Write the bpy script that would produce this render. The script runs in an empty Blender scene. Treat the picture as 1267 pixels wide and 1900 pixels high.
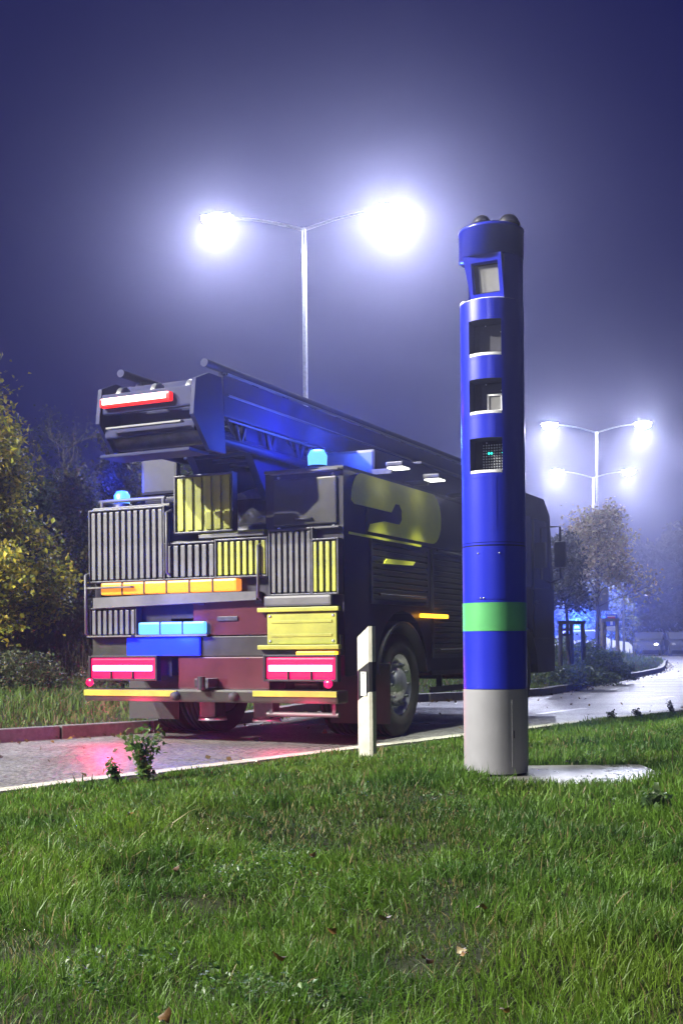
import bpy, bmesh, math, random
import numpy as np
from mathutils import Vector, Matrix

S = bpy.context.scene
COL = S.collection
random.seed(7)
RNG = np.random.default_rng(11)
PI = math.pi
R = math.radians

# ------------------------------------------------------------------ camera
CAM_H = 0.9            # metres above the road
FPX = 2200.0           # focal length in pixels of the 1267x1900 photograph
EPS = 0.0095           # small roll of the camera
cam = bpy.data.cameras.new("camera")
cam_o = bpy.data.objects.new("camera", cam)
COL.objects.link(cam_o)
cam.sensor_fit = 'VERTICAL'
cam.sensor_height = 24.0
cam.sensor_width = 16.0
cam.lens = FPX / 1900.0 * 24.0
cam.shift_y = 245.0 / 1900.0
cam.clip_start = 0.05
cam.clip_end = 600.0
cam_o.matrix_world = (Matrix.Translation((0, 0, CAM_H)) @ Matrix.Rotation(R(90), 4, 'X')
                      @ Matrix.Rotation(-EPS, 4, 'Z'))
S.camera = cam_o

# ------------------------------------------------------------------ night sky, exposure
W = bpy.data.worlds.new("World")
S.world = W
W.use_nodes = True
bg = W.node_tree.nodes['Background']
bg.inputs['Color'].default_value = (0.03, 0.05, 1.0, 1)
bg.inputs['Strength'].default_value = 0.066

S.view_settings.view_transform = 'Standard'
S.view_settings.look = 'None'
S.view_settings.exposure = 0.0
S.view_settings.gamma = 1.0
S.view_settings.use_curve_mapping = False
S.cycles.use_denoising = True
S.cycles.volume_bounces = 0
S.cycles.max_bounces = 6
S.cycles.diffuse_bounces = 2
S.cycles.glossy_bounces = 3
S.cycles.transmission_bounces = 3
S.cycles.sample_clamp_indirect = 6.0

LAMP_W = 7500.0        # power of one luminaire of a street lamp
LAMP_C = (0.74, 0.77, 1.0)
FOG = 0.0035
FOG_G = 0.87

# ------------------------------------------------------------------ helpers
def upx(x, y):
    """undo the roll of the camera for a pixel of the photograph"""
    return x - EPS * (y - 1195.0), y + EPS * (x - 633.0)

def at(x, y, Y):
    """world point at depth Y seen at photo pixel x, y"""
    x, y = upx(x, y)
    return Vector(((x - 633.0) / FPX * Y, Y, CAM_H + (1195.0 - y) / FPX * Y))

def ground(x, y, z=0.0):
    x, y = upx(x, y)
    Y = (CAM_H - z) * FPX / (y - 1195.0)
    return Vector(((x - 633.0) / FPX * Y, Y, z))

def tag(o, label=None, cat=None, group=None, kind=None):
    if label: o['label'] = label
    if cat: o['category'] = cat
    if group: o['group'] = group
    if kind: o['kind'] = kind
    return o

def empty(name, loc=(0, 0, 0), rz=0.0, label=None, cat=None, group=None):
    o = bpy.data.objects.new(name, None)
    COL.objects.link(o)
    o.empty_display_size = 0.2
    o.location = loc
    o.rotation_euler = (0, 0, rz)
    return tag(o, label, cat, group)

class MB:
    """collects simple shapes, builds ONE mesh object"""
    def __init__(self):
        self.v = []; self.f = []; self.sm = []
    def add(self, vs, fs, smooth=False):
        o = len(self.v)
        self.v.extend([tuple(p) for p in vs])
        self.f.extend([tuple(i + o for i in q) for q in fs])
        self.sm.extend([smooth] * len(fs))
        return self
    def box(self, x0, x1, y0, y1, z0, z1, m=None, bev=0.0):
        if bev > 0:
            b = min(bev, (x1-x0)*.45, (y1-y0)*.45, (z1-z0)*.45)
            bm = bmesh.new()
            bmesh.ops.create_cube(bm, size=1.0)
            bmesh.ops.scale(bm, vec=(x1-x0, y1-y0, z1-z0), verts=bm.verts)
            bmesh.ops.bevel(bm, geom=bm.edges[:], offset=b, segments=2, affect='EDGES', profile=0.7)
            c = Vector(((x0+x1)/2, (y0+y1)/2, (z0+z1)/2))
            bm.verts.index_update()
            vs = [v.co + c for v in bm.verts]
            fs = [[v.index for v in f.verts] for f in bm.faces]
            bm.free()
        else:
            vs = [Vector(p) for p in ((x0,y0,z0),(x1,y0,z0),(x1,y1,z0),(x0,y1,z0),
                                       (x0,y0,z1),(x1,y0,z1),(x1,y1,z1),(x0,y1,z1))]
            fs = [(0,3,2,1),(4,5,6,7),(0,1,5,4),(1,2,6,5),(2,3,7,6),(3,0,4,7)]
        if m is not None: vs = [m @ Vector(v) for v in vs]
        return self.add(vs, fs)
    def tube(self, pts, rads, n=8, caps=True, smooth=True):
        pts = [Vector(p) for p in pts]
        if not hasattr(rads, '__len__'): rads = [rads] * len(pts)
        vs = []; fs = []
        ref = None
        for i, p in enumerate(pts):
            if i == 0: t = pts[1] - p
            elif i == len(pts)-1: t = p - pts[i-1]
            else: t = pts[i+1] - pts[i-1]
            if t.length < 1e-9: t = Vector((0, 0, 1))
            t.normalize()
            if ref is None:
                ref = Vector((1, 0, 0)) if abs(t.x) < 0.9 else Vector((0, 1, 0))
            a = (ref - t * ref.dot(t))
            if a.length < 1e-6: a = t.orthogonal()
            a.normalize(); b = t.cross(a); ref = a
            for k in range(n):
                th = 2*PI*k/n
                vs.append(p + (a*math.cos(th) + b*math.sin(th)) * rads[i])
        for i in range(len(pts)-1):
            for k in range(n):
                k2 = (k+1) % n
                fs.append((i*n+k, i*n+k2, (i+1)*n+k2, (i+1)*n+k))
        self.add(vs, fs, smooth)
        if caps:
            self.add(vs[:n], [tuple(reversed(range(n)))])
            self.add(vs[-n:], [tuple(range(n))])
        return self
    def lathe(self, prof, n=32, axis='Z', center=(0,0,0), smooth=True):
        c = Vector(center); vs = []; fs = []
        for (r, h) in prof:
            for k in range(n):
                th = 2*PI*k/n
                if axis == 'Z': p = Vector((r*math.cos(th), r*math.sin(th), h))
                elif axis == 'Y': p = Vector((r*math.cos(th), h, -r*math.sin(th)))
                else: p = Vector((h, r*math.cos(th), r*math.sin(th)))
                vs.append(c + p)
        for i in range(len(prof)-1):
            for k in range(n):
                k2 = (k+1) % n
                fs.append((i*n+k, i*n+k2, (i+1)*n+k2, (i+1)*n+k))
        return self.add(vs, fs, smooth)
    def patch(self, r0, r1, a0, a1, z0, z1, n=16):
        """a curved slab of a cylinder wall between two radii, angles and heights"""
        vs = []; fs = []
        for i in range(n+1):
            a = a0 + (a1-a0)*i/n
            c, s = math.cos(a), math.sin(a)
            vs += [(r0*c, r0*s, z0), (r1*c, r1*s, z0), (r1*c, r1*s, z1), (r0*c, r0*s, z1)]
        sm = []
        for i in range(n):
            b = i*4; d = b+4
            fs += [(b+1, d+1, d+2, b+2)]
        o = self.add(vs, fs, True)
        fs = []
        for i in range(n):
            b = i*4; d = b+4
            fs += [(b, b+3, d+3, d), (b, d, d+1, b+1), (b+3, b+2, d+2, d+3)]
        fs += [(0, 1, 2, 3), (n*4, n*4+3, n*4+2, n*4+1)]
        return self.add(vs, fs)
    def prism(self, poly, d0, d1, plane='XZ'):
        """outline in a plane, extruded between d0 and d1 along the third axis"""
        n = len(poly)
        def p(a, b, d):
            return {'XZ': (a, d, b), 'YZ': (d, a, b), 'XY': (a, b, d)}[plane]
        vs = [p(a, b, d0) for a, b in poly] + [p(a, b, d1) for a, b in poly]
        fs = [tuple(range(n)), tuple(reversed(range(n, 2*n)))]
        for i in range(n):
            j = (i+1) % n
            fs.append((i, i+n, j+n, j))
        return self.add(vs, fs)
    def sphere(self, c, rx, ry=None, rz=None, n=16, m=10, zmin=-1.0):
        ry = ry or rx; rz = rz or rx
        prof = []
        for i in range(m+1):
            t = -1 + 2*i/m
            ang = PI/2*t
            if math.sin(ang) < zmin: continue
            prof.append((max(math.cos(ang), 1e-3), math.sin(ang)))
        vs = []; fs = []
        for (r, h) in prof:
            for k in range(n):
                th = 2*PI*k/n
                vs.append((c[0]+rx*r*math.cos(th), c[1]+ry*r*math.sin(th), c[2]+rz*h))
        for i in range(len(prof)-1):
            for k in range(n):
                k2 = (k+1) % n
                fs.append((i*n+k, i*n+k2, (i+1)*n+k2, (i+1)*n+k))
        return self.add(vs, fs, True)
    def mesh(self, name, mat):
        me = bpy.data.meshes.new(name)
        me.from_pydata([tuple(v) for v in self.v], [], self.f)
        me.polygons.foreach_set('use_smooth', self.sm)
        bm = bmesh.new(); bm.from_mesh(me)
        bmesh.ops.recalc_face_normals(bm, faces=bm.faces)
        bm.to_mesh(me); bm.free()
        if mat: me.materials.append(mat)
        return me
    def build(self, name, mat, parent=None):
        return link(name, self.mesh(name, mat), parent)

def link(name, me, parent=None, loc=None, rot=None):
    o = bpy.data.objects.new(name, me)
    COL.objects.link(o)
    if parent is not None: o.parent = parent
    if loc is not None: o.location = loc
    if rot is not None: o.rotation_euler = rot
    return o

def copy_tree(o, parent=None):
    c = o.copy(); COL.objects.link(c)
    if parent is not None: c.parent = parent
    for ch in list(o.children): copy_tree(ch, c)
    return c

# ------------------------------------------------------------------ materials
def mat(name, col, rough=0.5, metal=0.0, var=0.15, scale=8.0, bump=0.0, bscale=60.0, coat=0.0,
        stretch=None, col2=None, spec=0.5, trans=0.0):
    m = bpy.data.materials.new(name); m.use_nodes = True
    nt = m.node_tree; N = nt.nodes; L = nt.links
    p = N['Principled BSDF']
    p.inputs['Roughness'].default_value = rough
    p.inputs['Metallic'].default_value = metal
    p.inputs['Coat Weight'].default_value = coat
    p.inputs['Coat Roughness'].default_value = 0.12
    p.inputs['Specular IOR Level'].default_value = spec
    tc = N.new('ShaderNodeTexCoord')
    src = tc.outputs['Object']
    if stretch:
        mp = N.new('ShaderNodeMapping'); mp.inputs['Scale'].default_value = stretch
        L.new(src, mp.inputs['Vector']); src = mp.outputs['Vector']
    nz = N.new('ShaderNodeTexNoise'); nz.inputs['Scale'].default_value = scale
    nz.inputs['Detail'].default_value = 6.0; nz.inputs['Roughness'].default_value = 0.65
    L.new(src, nz.inputs['Vector'])
    mx = N.new('ShaderNodeMix'); mx.data_type = 'RGBA'
    c2 = col2 or tuple(c*(1-var*2) for c in col)
    mx.inputs['A'].default_value = (*c2, 1)
    mx.inputs['B'].default_value = (*tuple(min(1, c*(1+var)) for c in col), 1)
    rm = N.new('ShaderNodeMapRange'); rm.inputs['From Min'].default_value = 0.3; rm.inputs['From Max'].default_value = 0.7
    L.new(nz.outputs['Fac'], rm.inputs['Value'])
    L.new(rm.outputs['Result'], mx.inputs['Factor'])
    L.new(mx.outputs['Result'], p.inputs['Base Color'])
    r2 = N.new('ShaderNodeMapRange')
    r2.inputs['To Min'].default_value = max(0.02, rough*(1-min(0.25, var*1.6))); r2.inputs['To Max'].default_value = min(1, rough*(1+min(0.3, var*1.8)))
    L.new(nz.outputs['Fac'], r2.inputs['Value']); L.new(r2.outputs['Result'], p.inputs['Roughness'])
    if bump > 0:
        n2 = N.new('ShaderNodeTexNoise'); n2.inputs['Scale'].default_value = bscale; n2.inputs['Detail'].default_value = 4.0
        L.new(src, n2.inputs['Vector'])
        bp = N.new('ShaderNodeBump'); bp.inputs['Strength'].default_value = bump; bp.inputs['Distance'].default_value = 0.01
        L.new(n2.outputs['Fac'], bp.inputs['Height']); L.new(bp.outputs['Normal'], p.inputs['Normal'])
    if trans: p.inputs['Transmission Weight'].default_value = trans
    return m

def emit(name, col, strength, base=(0.1, 0.1, 0.1)):
    m = bpy.data.materials.new(name); m.use_nodes = True
    p = m.node_tree.nodes['Principled BSDF']
    p.inputs['Base Color'].default_value = (*base, 1)
    p.inputs['Roughness'].default_value = 0.3
    p.inputs['Emission Color'].default_value = (*col, 1)
    p.inputs['Emission Strength'].default_value = strength
    return m

def leafmat(name, rough=0.45, transl=0.3):
    """reads the leaf's own colour from the mesh; lets some light through"""
    m = bpy.data.materials.new(name); m.use_nodes = True
    nt = m.node_tree; N = nt.nodes; L = nt.links
    p = N['Principled BSDF']
    p.inputs['Roughness'].default_value = rough
    p.inputs['Specular IOR Level'].default_value = 0.3
    at_ = N.new('ShaderNodeAttribute'); at_.attribute_name = 'tint'
    L.new(at_.outputs['Color'], p.inputs['Base Color'])
    tr = N.new('ShaderNodeBsdfTranslucent')
    L.new(at_.outputs['Color'], tr.inputs['Color'])
    ms = N.new('ShaderNodeMixShader'); ms.inputs['Fac'].default_value = transl
    L.new(p.outputs['BSDF'], ms.inputs[1]); L.new(tr.outputs['BSDF'], ms.inputs[2])
    L.new(ms.outputs['Shader'], N['Material Output'].inputs['Surface'])
    return m

M = {}
M['blue'] = mat('tower_blue_paint', (0.010, 0.018, 0.37), 0.28, 0, 0.03, 2, 0.03, 90, coat=0.25)
M['green'] = mat('tower_green_film', (0.07, 0.30, 0.10), 0.35, 0, 0.06, 6)
M['grey'] = mat('tower_grey_paint', (0.19, 0.19, 0.205), 0.42, 0, 0.05, 4, 0.05, 120)
M['black'] = mat('black_plastic', (0.010, 0.010, 0.013), 0.45, 0, 0.2, 20, spec=0.3)
M['recess'] = mat('recess_grey', (0.028, 0.028, 0.036), 0.5, 0, 0.2, 20)
M['glass'] = mat('camera_glass', (0.075, 0.075, 0.085), 0.08, 0, 0.1, 12, coat=0.5)
M['paleglass'] = mat('camera_pane', (0.20, 0.20, 0.195), 0.15, 0, 0.08, 10, coat=0.4)
M['ledge'] = mat('white_ledge', (0.8, 0.8, 0.82), 0.4, 0, 0.1, 30)
M['steel'] = mat('galvanised_steel', (0.48, 0.49, 0.52), 0.34, 0.85, 0.15, 14)
M['darksteel'] = mat('dark_steel', (0.05, 0.05, 0.06), 0.4, 0.5, 0.3, 10)
M['teal'] = emit('teal_led', (0.02, 1.0, 0.75), 2.2)
M['led'] = mat('led_lens', (0.34, 0.36, 0.38), 0.3, 0, 0.2, 40)
M['white'] = mat('post_white_plastic', (0.50, 0.49, 0.41), 0.5, 0, 0.08, 9, 0.15, 80, col2=(0.36, 0.35, 0.27))
M['reflector'] = mat('white_reflector', (0.82, 0.82, 0.78), 0.15, 0, 0.05, 60, coat=0.8)
M['body'] = mat('dark_body_paint', (0.010, 0.008, 0.020), 0.42, 0, 0.3, 2, coat=0.12, spec=0.3)
M['red'] = mat('fire_red_paint', (0.055, 0.004, 0.010), 0.3, 0, 0.15, 3, coat=0.5)
M['yellow'] = mat('yellow_reflective_film', (0.25, 0.265, 0.018), 0.5, 0, 0.2, 2.5)
M['reflective'] = mat('yellow_retroreflective', (0.80, 0.82, 0.07), 0.45, 0, 0.04, 9)
M['silver'] = mat('aluminium_slat', (0.078, 0.078, 0.083), 0.5, 0.2, 0.2, 3)
M['shutter'] = mat('dark_shutter', (0.028, 0.027, 0.022), 0.38, 0.4, 0.15, 6)
M['rubber'] = mat('tyre_rubber', (0.018, 0.018, 0.019), 0.7, 0, 0.2, 15, 0.2, 60)
M['navy'] = mat('ladder_navy_steel', (0.004, 0.007, 0.050), 0.6, 0.0, 0.2, 6, spec=0.18)
M['tread'] = mat('tread_plate', (0.08, 0.078, 0.075), 0.5, 0.3, 0.2, 10, 0.5, 80)
M['cabglass'] = mat('cab_glass', (0.05, 0.055, 0.07), 0.05, 0, 0.1, 4, coat=0.6)
M['bark'] = mat('bark', (0.055, 0.045, 0.036), 0.85, 0, 0.3, 18, 0.6, 40)
M['timber'] = mat('stake_timber', (0.22, 0.19, 0.15), 0.75, 0, 0.25, 9, 0.3, 50, stretch=(6, 6, 1))
M['darktimber'] = mat('weathered_timber', (0.045, 0.042, 0.045), 0.75, 0, 0.25, 9, 0.3, 50, stretch=(6, 6, 1))
M['stone'] = mat('kerb_granite', (0.19, 0.185, 0.175), 0.55, 0, 0.25, 16, 0.4, 120)
M['darkstone'] = mat('kerb_dark_concrete', (0.10, 0.098, 0.095), 0.6, 0, 0.25, 16, 0.4, 120)
M['edge'] = mat('pale_edging', (0.42, 0.40, 0.34), 0.6, 0, 0.25, 14, 0.3, 90)
M['concrete'] = mat('wet_concrete', (0.17, 0.166, 0.155), 0.28, 0, 0.45, 6, 0.6, 45, col2=(0.055, 0.056, 0.045))
M['paint'] = mat('road_paint', (0.72, 0.71, 0.68), 0.4, 0, 0.25, 12, 0.2, 90)
M['signback'] = mat('sign_back_aluminium', (0.36, 0.37, 0.40), 0.5, 0.3, 0.08, 6)
M['signblue'] = mat('sign_blue_film', (0.02, 0.05, 0.40), 0.4, 0, 0.05, 6)
M['signwhite'] = mat('sign_white_film', (0.75, 0.75, 0.76), 0.4, 0, 0.05, 6)
M['signred'] = mat('sign_red_film', (0.5, 0.03, 0.03), 0.4, 0, 0.05, 6)
M['carpaint'] = mat('car_silver_paint', (0.06, 0.065, 0.085), 0.3, 0.4, 0.08, 3, coat=0.6)
M['carwhite'] = mat('car_white_paint', (0.55, 0.56, 0.60), 0.3, 0.0, 0.05, 3, coat=0.6)
M['cardark'] = mat('car_dark_paint', (0.03, 0.035, 0.05), 0.25, 0.2, 0.1, 3, coat=0.6)
M['leaf'] = leafmat('leaf', 0.42, 0.42)
M['blade'] = leafmat('grass_blade', 0.5, 0.42)
M['lamp'] = emit('lamp_lens', (0.86, 0.88, 1.0), 150.0, (0.8, 0.8, 0.8))
def lampmat(g):
    k = 'lamp%d' % g
    if k not in M: M[k] = emit('lamp_lens', (0.82, 0.85, 1.0), g, (0.8, 0.8, 0.8))
    return M[k]
M['tail'] = emit('tail_lamp_led', (1.0, 0.34, 0.72), 6.0, (0.3, 0.0, 0.0))
M['tailred'] = emit('tail_lamp_lens', (0.95, 0.008, 0.20), 1.0, (0.3, 0.0, 0.0))
M['topred'] = emit('marker_red_led', (1.0, 0.12, 0.10), 22.0, (0.3, 0.0, 0.0))
M['tailtop'] = emit('marker_red_lens', (1.0, 0.02, 0.015), 1.3, (0.3, 0.0, 0.0))
M['amber'] = emit('amber_led', (1.0, 0.30, 0.045), 1.15, (0.4, 0.15, 0.0))
M['amberhot'] = emit('amber_marker', (1.0, 0.42, 0.02), 4.0, (0.4, 0.15, 0.0))
M['bluelight'] = emit('blue_beacon_led', (0.12, 0.42, 1.0), 2.0, (0.0, 0.02, 0.3))
M['bluehot'] = emit('blue_flash_led', (0.006, 0.012, 0.9), 1.0, (0.0, 0.02, 0.3))
FILL_W = 330.0  # power of the lamps added over the side emblem
M['filllens'] = emit('emblem_fill_lens', (1.0, 1.0, 0.92), 4.0, (0.6, 0.6, 0.6))
M['headlight'] = emit('car_headlight', (1.0, 0.95, 0.85), 8.0)

def asphalt():
    m = bpy.data.materials.new('wet_asphalt'); m.use_nodes = True
    nt = m.node_tree; N = nt.nodes; L = nt.links; p = N['Principled BSDF']
    tc = N.new('ShaderNodeTexCoord')
    v = N.new('ShaderNodeTexVoronoi'); v.inputs['Scale'].default_value = 48.0
    L.new(tc.outputs['Object'], v.inputs['Vector'])
    n1 = N.new('ShaderNodeTexNoise'); n1.inputs['Scale'].default_value = 0.9; n1.inputs['Detail'].default_value = 5
    mp = N.new('ShaderNodeMapping'); mp.inputs['Rotation'].default_value = (0, 0, R(-51)); mp.inputs['Scale'].default_value = (0.12, 1.3, 1)
    L.new(tc.outputs['Object'], mp.inputs['Vector']); L.new(mp.outputs['Vector'], n1.inputs['Vector'])
    n2 = N.new('ShaderNodeTexNoise'); n2.inputs['Scale'].default_value = 160.0; n2.inputs['Detail'].default_value = 3
    L.new(tc.outputs['Object'], n2.inputs['Vector'])
    cr = N.new('ShaderNodeValToRGB')
    cr.color_ramp.elements[0].color = (0.040, 0.039, 0.039, 1); cr.color_ramp.elements[1].color = (0.27, 0.262, 0.255, 1)
    cr.color_ramp.elements[0].position = 0.15; cr.color_ramp.elements[1].position = 0.95
    L.new(v.outputs['Color'], cr.inputs['Fac'])
    L.new(cr.outputs['Color'], p.inputs['Base Color'])
    rr = N.new('ShaderNodeMapRange'); rr.inputs['From Min'].default_value = 0.3; rr.inputs['From Max'].default_value = 0.7
    rr.inputs['To Min'].default_value = 0.24; rr.inputs['To Max'].default_value = 0.46
    L.new(n1.outputs['Fac'], rr.inputs['Value']); L.new(rr.outputs['Result'], p.inputs['Roughness'])
    mu = N.new('ShaderNodeMath'); mu.operation = 'ADD'
    L.new(v.outputs['Distance'], mu.inputs[0]); L.new(n2.outputs['Fac'], mu.inputs[1])
    bp = N.new('ShaderNodeBump'); bp.inputs['Strength'].default_value = 0.8; bp.inputs['Distance'].default_value = 0.009
    L.new(mu.outputs[0], bp.inputs['Height']); L.new(bp.outputs['Normal'], p.inputs['Normal'])
    return m
M['asphalt'] = asphalt()
M['soil'] = mat('soil', (0.016, 0.018, 0.008), 0.95, 0, 0.35, 3, 0.6, 30, col2=(0.010, 0.014, 0.005), spec=0.1)

# ------------------------------------------------------------------ noise
_perm = RNG.random((64, 64))
def vnoise(x, y, s=1.0, o=0):
    """smooth value noise, vectorised, 0..1"""
    x = np.asarray(x, float)*s + 17.3*o + 900; y = np.asarray(y, float)*s + 5.1*o + 900
    xi = np.floor(x).astype(int); yi = np.floor(y).astype(int)
    fx = x-xi; fy = y-yi
    fx = fx*fx*(3-2*fx); fy = fy*fy*(3-2*fy)
    g = lambda a, b: _perm[a % 64, b % 64]
    return (g(xi, yi)*(1-fx)+g(xi+1, yi)*fx)*(1-fy) + (g(xi, yi+1)*(1-fx)+g(xi+1, yi+1)*fx)*fy
def fnoise(x, y, s=1.0, o=0):
    return 0.55*vnoise(x, y, s, o) + 0.3*vnoise(x, y, s*2.1, o+3) + 0.15*vnoise(x, y, s*4.3, o+7)

# ------------------------------------------------------------------ ground, road, verges
EP = Vector((0.31, 10.15)); ED = Vector((0.632, 0.775)).normalized(); EN = Vector((-ED.y, ED.x))
def perp(x, y):
    return (np.asarray(x)-EP.x)*EN.x + (np.asarray(y)-EP.y)*EN.y
def sstep(a, b, t):
    t = np.clip((t-a)/(b-a), 0, 1); return t*t*(3-2*t)
SLAB = (0.70, 1.66, 5.72, 6.62)
def bank_z(x, y):
    p = -perp(x, y)
    z = 0.015 + 0.185*sstep(0.5, 2.7, p)
    flat = sstep(0.0, 0.7, np.hypot((np.asarray(x)-1.2)/1.3, (np.asarray(y)-6.1)/0.9) - 0.7)
    z = z + flat*(0.15*(fnoise(x, y, 0.9, 1)-0.5) + 0.085*(fnoise(x, y, 2.3, 2)-0.5))*sstep(0.1, 1.2, p)
    # the bank dips a little between the tower and the viewer
    return z - 0.05*sstep(5.4, 4.2, np.asarray(y))*0.6

def sheet(name, xs, ys, zf, m, keep=None, kind='structure'):
    X, Y = np.meshgrid(xs, ys)
    Z = zf(X, Y) if callable(zf) else np.full_like(X, zf)
    nx = len(xs); idx = np.arange(X.size).reshape(X.shape)
    f = np.stack([idx[:-1, :-1], idx[:-1, 1:], idx[1:, 1:], idx[1:, :-1]], -1).reshape(-1, 4)
    if keep is not None:
        k = keep(X, Y).ravel(); f = f[k[f].all(1)]
    me = bpy.data.meshes.new(name)
    me.from_pydata(np.stack([X.ravel(), Y.ravel(), Z.ravel()], -1).tolist(), [], f.tolist())
    me.polygons.foreach_set('use_smooth', [True]*len(me.polygons))
    me.materials.append(m)
    return tag(link(name, me), kind=kind)

sheet('ground', np.linspace(-210, 210, 15), np.linspace(-150, 270, 15), -0.12, M['soil'])
sheet('road', np.linspace(-60, 90, 40), np.linspace(-40, 82, 40), 0.0, M['asphalt'])

# grass bank this side of the road: built in (along, across) so that its edge follows the road
def bank():
    al = np.concatenate([np.linspace(-40, -12, 12), np.linspace(-11.5, 9, 150), np.linspace(10, 60, 22)])
    ac = np.concatenate([np.linspace(0, 9, 90), np.linspace(9.5, 40, 20)])
    A, B = np.meshgrid(al, ac)
    X = EP.x + ED.x*A - EN.x*B; Y = EP.y + ED.y*A - EN.y*B
    Z = bank_z(X, Y)
    idx = np.arange(X.size).reshape(X.shape)
    f = np.stack([idx[:-1, :-1], idx[:-1, 1:], idx[1:, 1:], idx[1:, :-1]], -1).reshape(-1, 4)[:, ::-1]
    me = bpy.data.meshes.new('grass_bank')
    me.from_pydata(np.stack([X.ravel(), Y.ravel(), Z.ravel()], -1).tolist(), [], f.tolist())
    me.polygons.foreach_set('use_smooth', [True]*len(me.polygons))
    me.materials.append(M['soil'])
    return tag(link('grass_bank', me), kind='structure')
bank()

# far verge / median island, outline on the road
KERB = [(-60, -36), (-30, -11.5), (-14, 2.0), (-8, 6.9), tuple(ground(0, 1377)[:2]), (-1.55, 12.9), (0.35, 17.4), tuple(ground(990, 1291)[:2]),
        tuple(ground(1100, 1271)[:2]), tuple(ground(1180, 1256)[:2]), tuple(ground(1222, 1246)[:2]),
        (12.6, 46.5), (13.4, 49.5), (13.2, 53.5), (10.5, 56.5)]
BACK = [(4, 56), (-10, 50), (-30, 40), (-60, 20)]
def smooth_line(pts, step=0.5):
    P = [Vector(p) for p in pts]; out = []
    for i in range(len(P)-1):
        p0 = P[max(i-1, 0)]; p1 = P[i]; p2 = P[i+1]; p3 = P[min(i+2, len(P)-1)]
        n = max(2, int((p2-p1).length/step))
        for k in range(n):
            t = k/n
            # centripetal-ish Catmull-Rom with clamped tangents
            m1 = (p2-p0)*0.5; m2 = (p3-p1)*0.5
            l = (p2-p1).length
            if m1.length > l: m1 = m1.normalized()*l
            if m2.length > l: m2 = m2.normalized()*l
            out.append((2*t**3-3*t*t+1)*p1 + (t**3-2*t*t+t)*m1 + (-2*t**3+3*t*t)*p2 + (t**3-t*t)*m2)
    out.append(P[-1])
    return out
KL = smooth_line(KERB, 0.5)
POLY = KL + [Vector(p) for p in BACK]
def inside(poly, x, y):
    x = np.asarray(x); y = np.asarray(y); c = np.zeros(x.shape, bool)
    n = len(poly); j = n-1
    for i in range(n):
        xi, yi = poly[i]; xj, yj = poly[j]
        if yi != yj:
            c ^= ((yi > y) != (yj > y)) & (x < (xj-xi)*(y-yi)/(yj-yi)+xi)
        j = i
    return c
_kl = np.array([tuple(p) for p in KL])
def kerb_dist(x, y):
    x = np.asarray(x); y = np.asarray(y); d = np.full(x.shape, 1e9)
    for i in range(0, len(_kl)):
        d = np.minimum(d, np.hypot(x-_kl[i, 0], y-_kl[i, 1]))
    return d
def verge_z(x, y):
    return 0.10 + 0.16*sstep(0.3, 3.5, kerb_dist(x, y)) + 0.05*(fnoise(x, y, 0.6, 5)-0.5)

def verge():
    bm = bmesh.new()
    vs = [bm.verts.new((p[0], p[1], 0.10)) for p in POLY]
    bm.faces.new(vs)
    bmesh.ops.triangulate(bm, faces=bm.faces[:])
    me = bpy.data.meshes.new('verge'); bm.to_mesh(me); bm.free()
    me.materials.append(M['soil'])
    return tag(link('verge', me), kind='structure')
verge()
# a gently domed sod in the part of the verge that is near enough to show its relief
sheet('verge_sod', np.linspace(-14, 14.5, 110), np.linspace(5, 57, 150), lambda x, y: verge_z(x, y) + 0.004, M['soil'],
      keep=lambda x, y: inside(POLY, x, y) & (kerb_dist(x, y) > 0.12))

def arc_walk(pts, step, s0=0.0):
    """points and headings every step along a line"""
    out = []; acc = -s0
    for a, b in zip(pts[:-1], pts[1:]):
        d = (b-a).length; 
        while acc + 1e-9 < d:
            if acc >= 0:
                q = a + (b-a)*(acc/d); out.append((q, math.atan2((b-a).y, (b-a).x)))
            acc += step
        acc -= d
    return out

# kerb stones, one object each, sharing one mesh
kerb = empty('kerb', (0, 0, 0)); tag(kerb, kind='structure')
sb = MB().box(-0.49, 0.49, -0.09, 0.07, -0.05, 0.125, bev=0.012)
stone_me = sb.mesh('kerb_stone', M['darkstone'])
near = [p for p in KL if p.x > -9.5]
for q, a in arc_walk(near, 1.0):
    o = link('kerb_stone', stone_me, kerb, (q.x, q.y, RNG.uniform(-0.004, 0.004)), (0, 0, a + RNG.uniform(-0.006, 0.006)))
edging = empty('edging', (0, 0, 0)); tag(edging, kind='structure')
eb = MB().box(-0.495, 0.495, -0.08, 0.08, -0.05, 0.022, bev=0.008)
edge_me = eb.mesh('edging_stone', M['edge'])
for k in range(-10, 17):
    p = EP + ED*(k*1.0) + EN*0.10
    link('edging_stone', edge_me, edging, (p.x, p.y, RNG.uniform(-0.003, 0.003)), (0, 0, math.atan2(ED.y, ED.x) + RNG.uniform(-0.004, 0.004)))

# lane dashes
def dash(a, b, w=0.13):
    a = Vector(a); b = Vector(b); d = (b-a).normalized(); n = Vector((-d.y, d.x))*w/2
    vs = [(*(a+n), 0.004), (*(a-n), 0.004), (*(b-n), 0.004), (*(b+n), 0.004)]
    return tag(MB().add(vs, [(0, 1, 2, 3)]).build('lane_marking', M['paint']), kind='structure')
d1 = (ground(1000, 1325).xy, ground(1085, 1314).xy); d2 = (ground(1188, 1300).xy, ground(1245, 1292).xy)
dash(*d1); dash(*d2)
dd = d2[0]-d1[0]
for k in (2, 3, 4, 5): dash(d1[0]+dd*k + Vector((0.12, 0))*k*k*0.5, d1[1]+dd*k+Vector((0.12, 0))*k*k*0.5)

slab = MB().box(SLAB[0], SLAB[1], SLAB[2], SLAB[3], 0.05, 0.214, bev=0.012).build('concrete_slab', M['concrete'])
tag(slab, 'wet pale concrete foundation slab set into the grass at the foot of the blue tower', 'slab')

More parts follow.
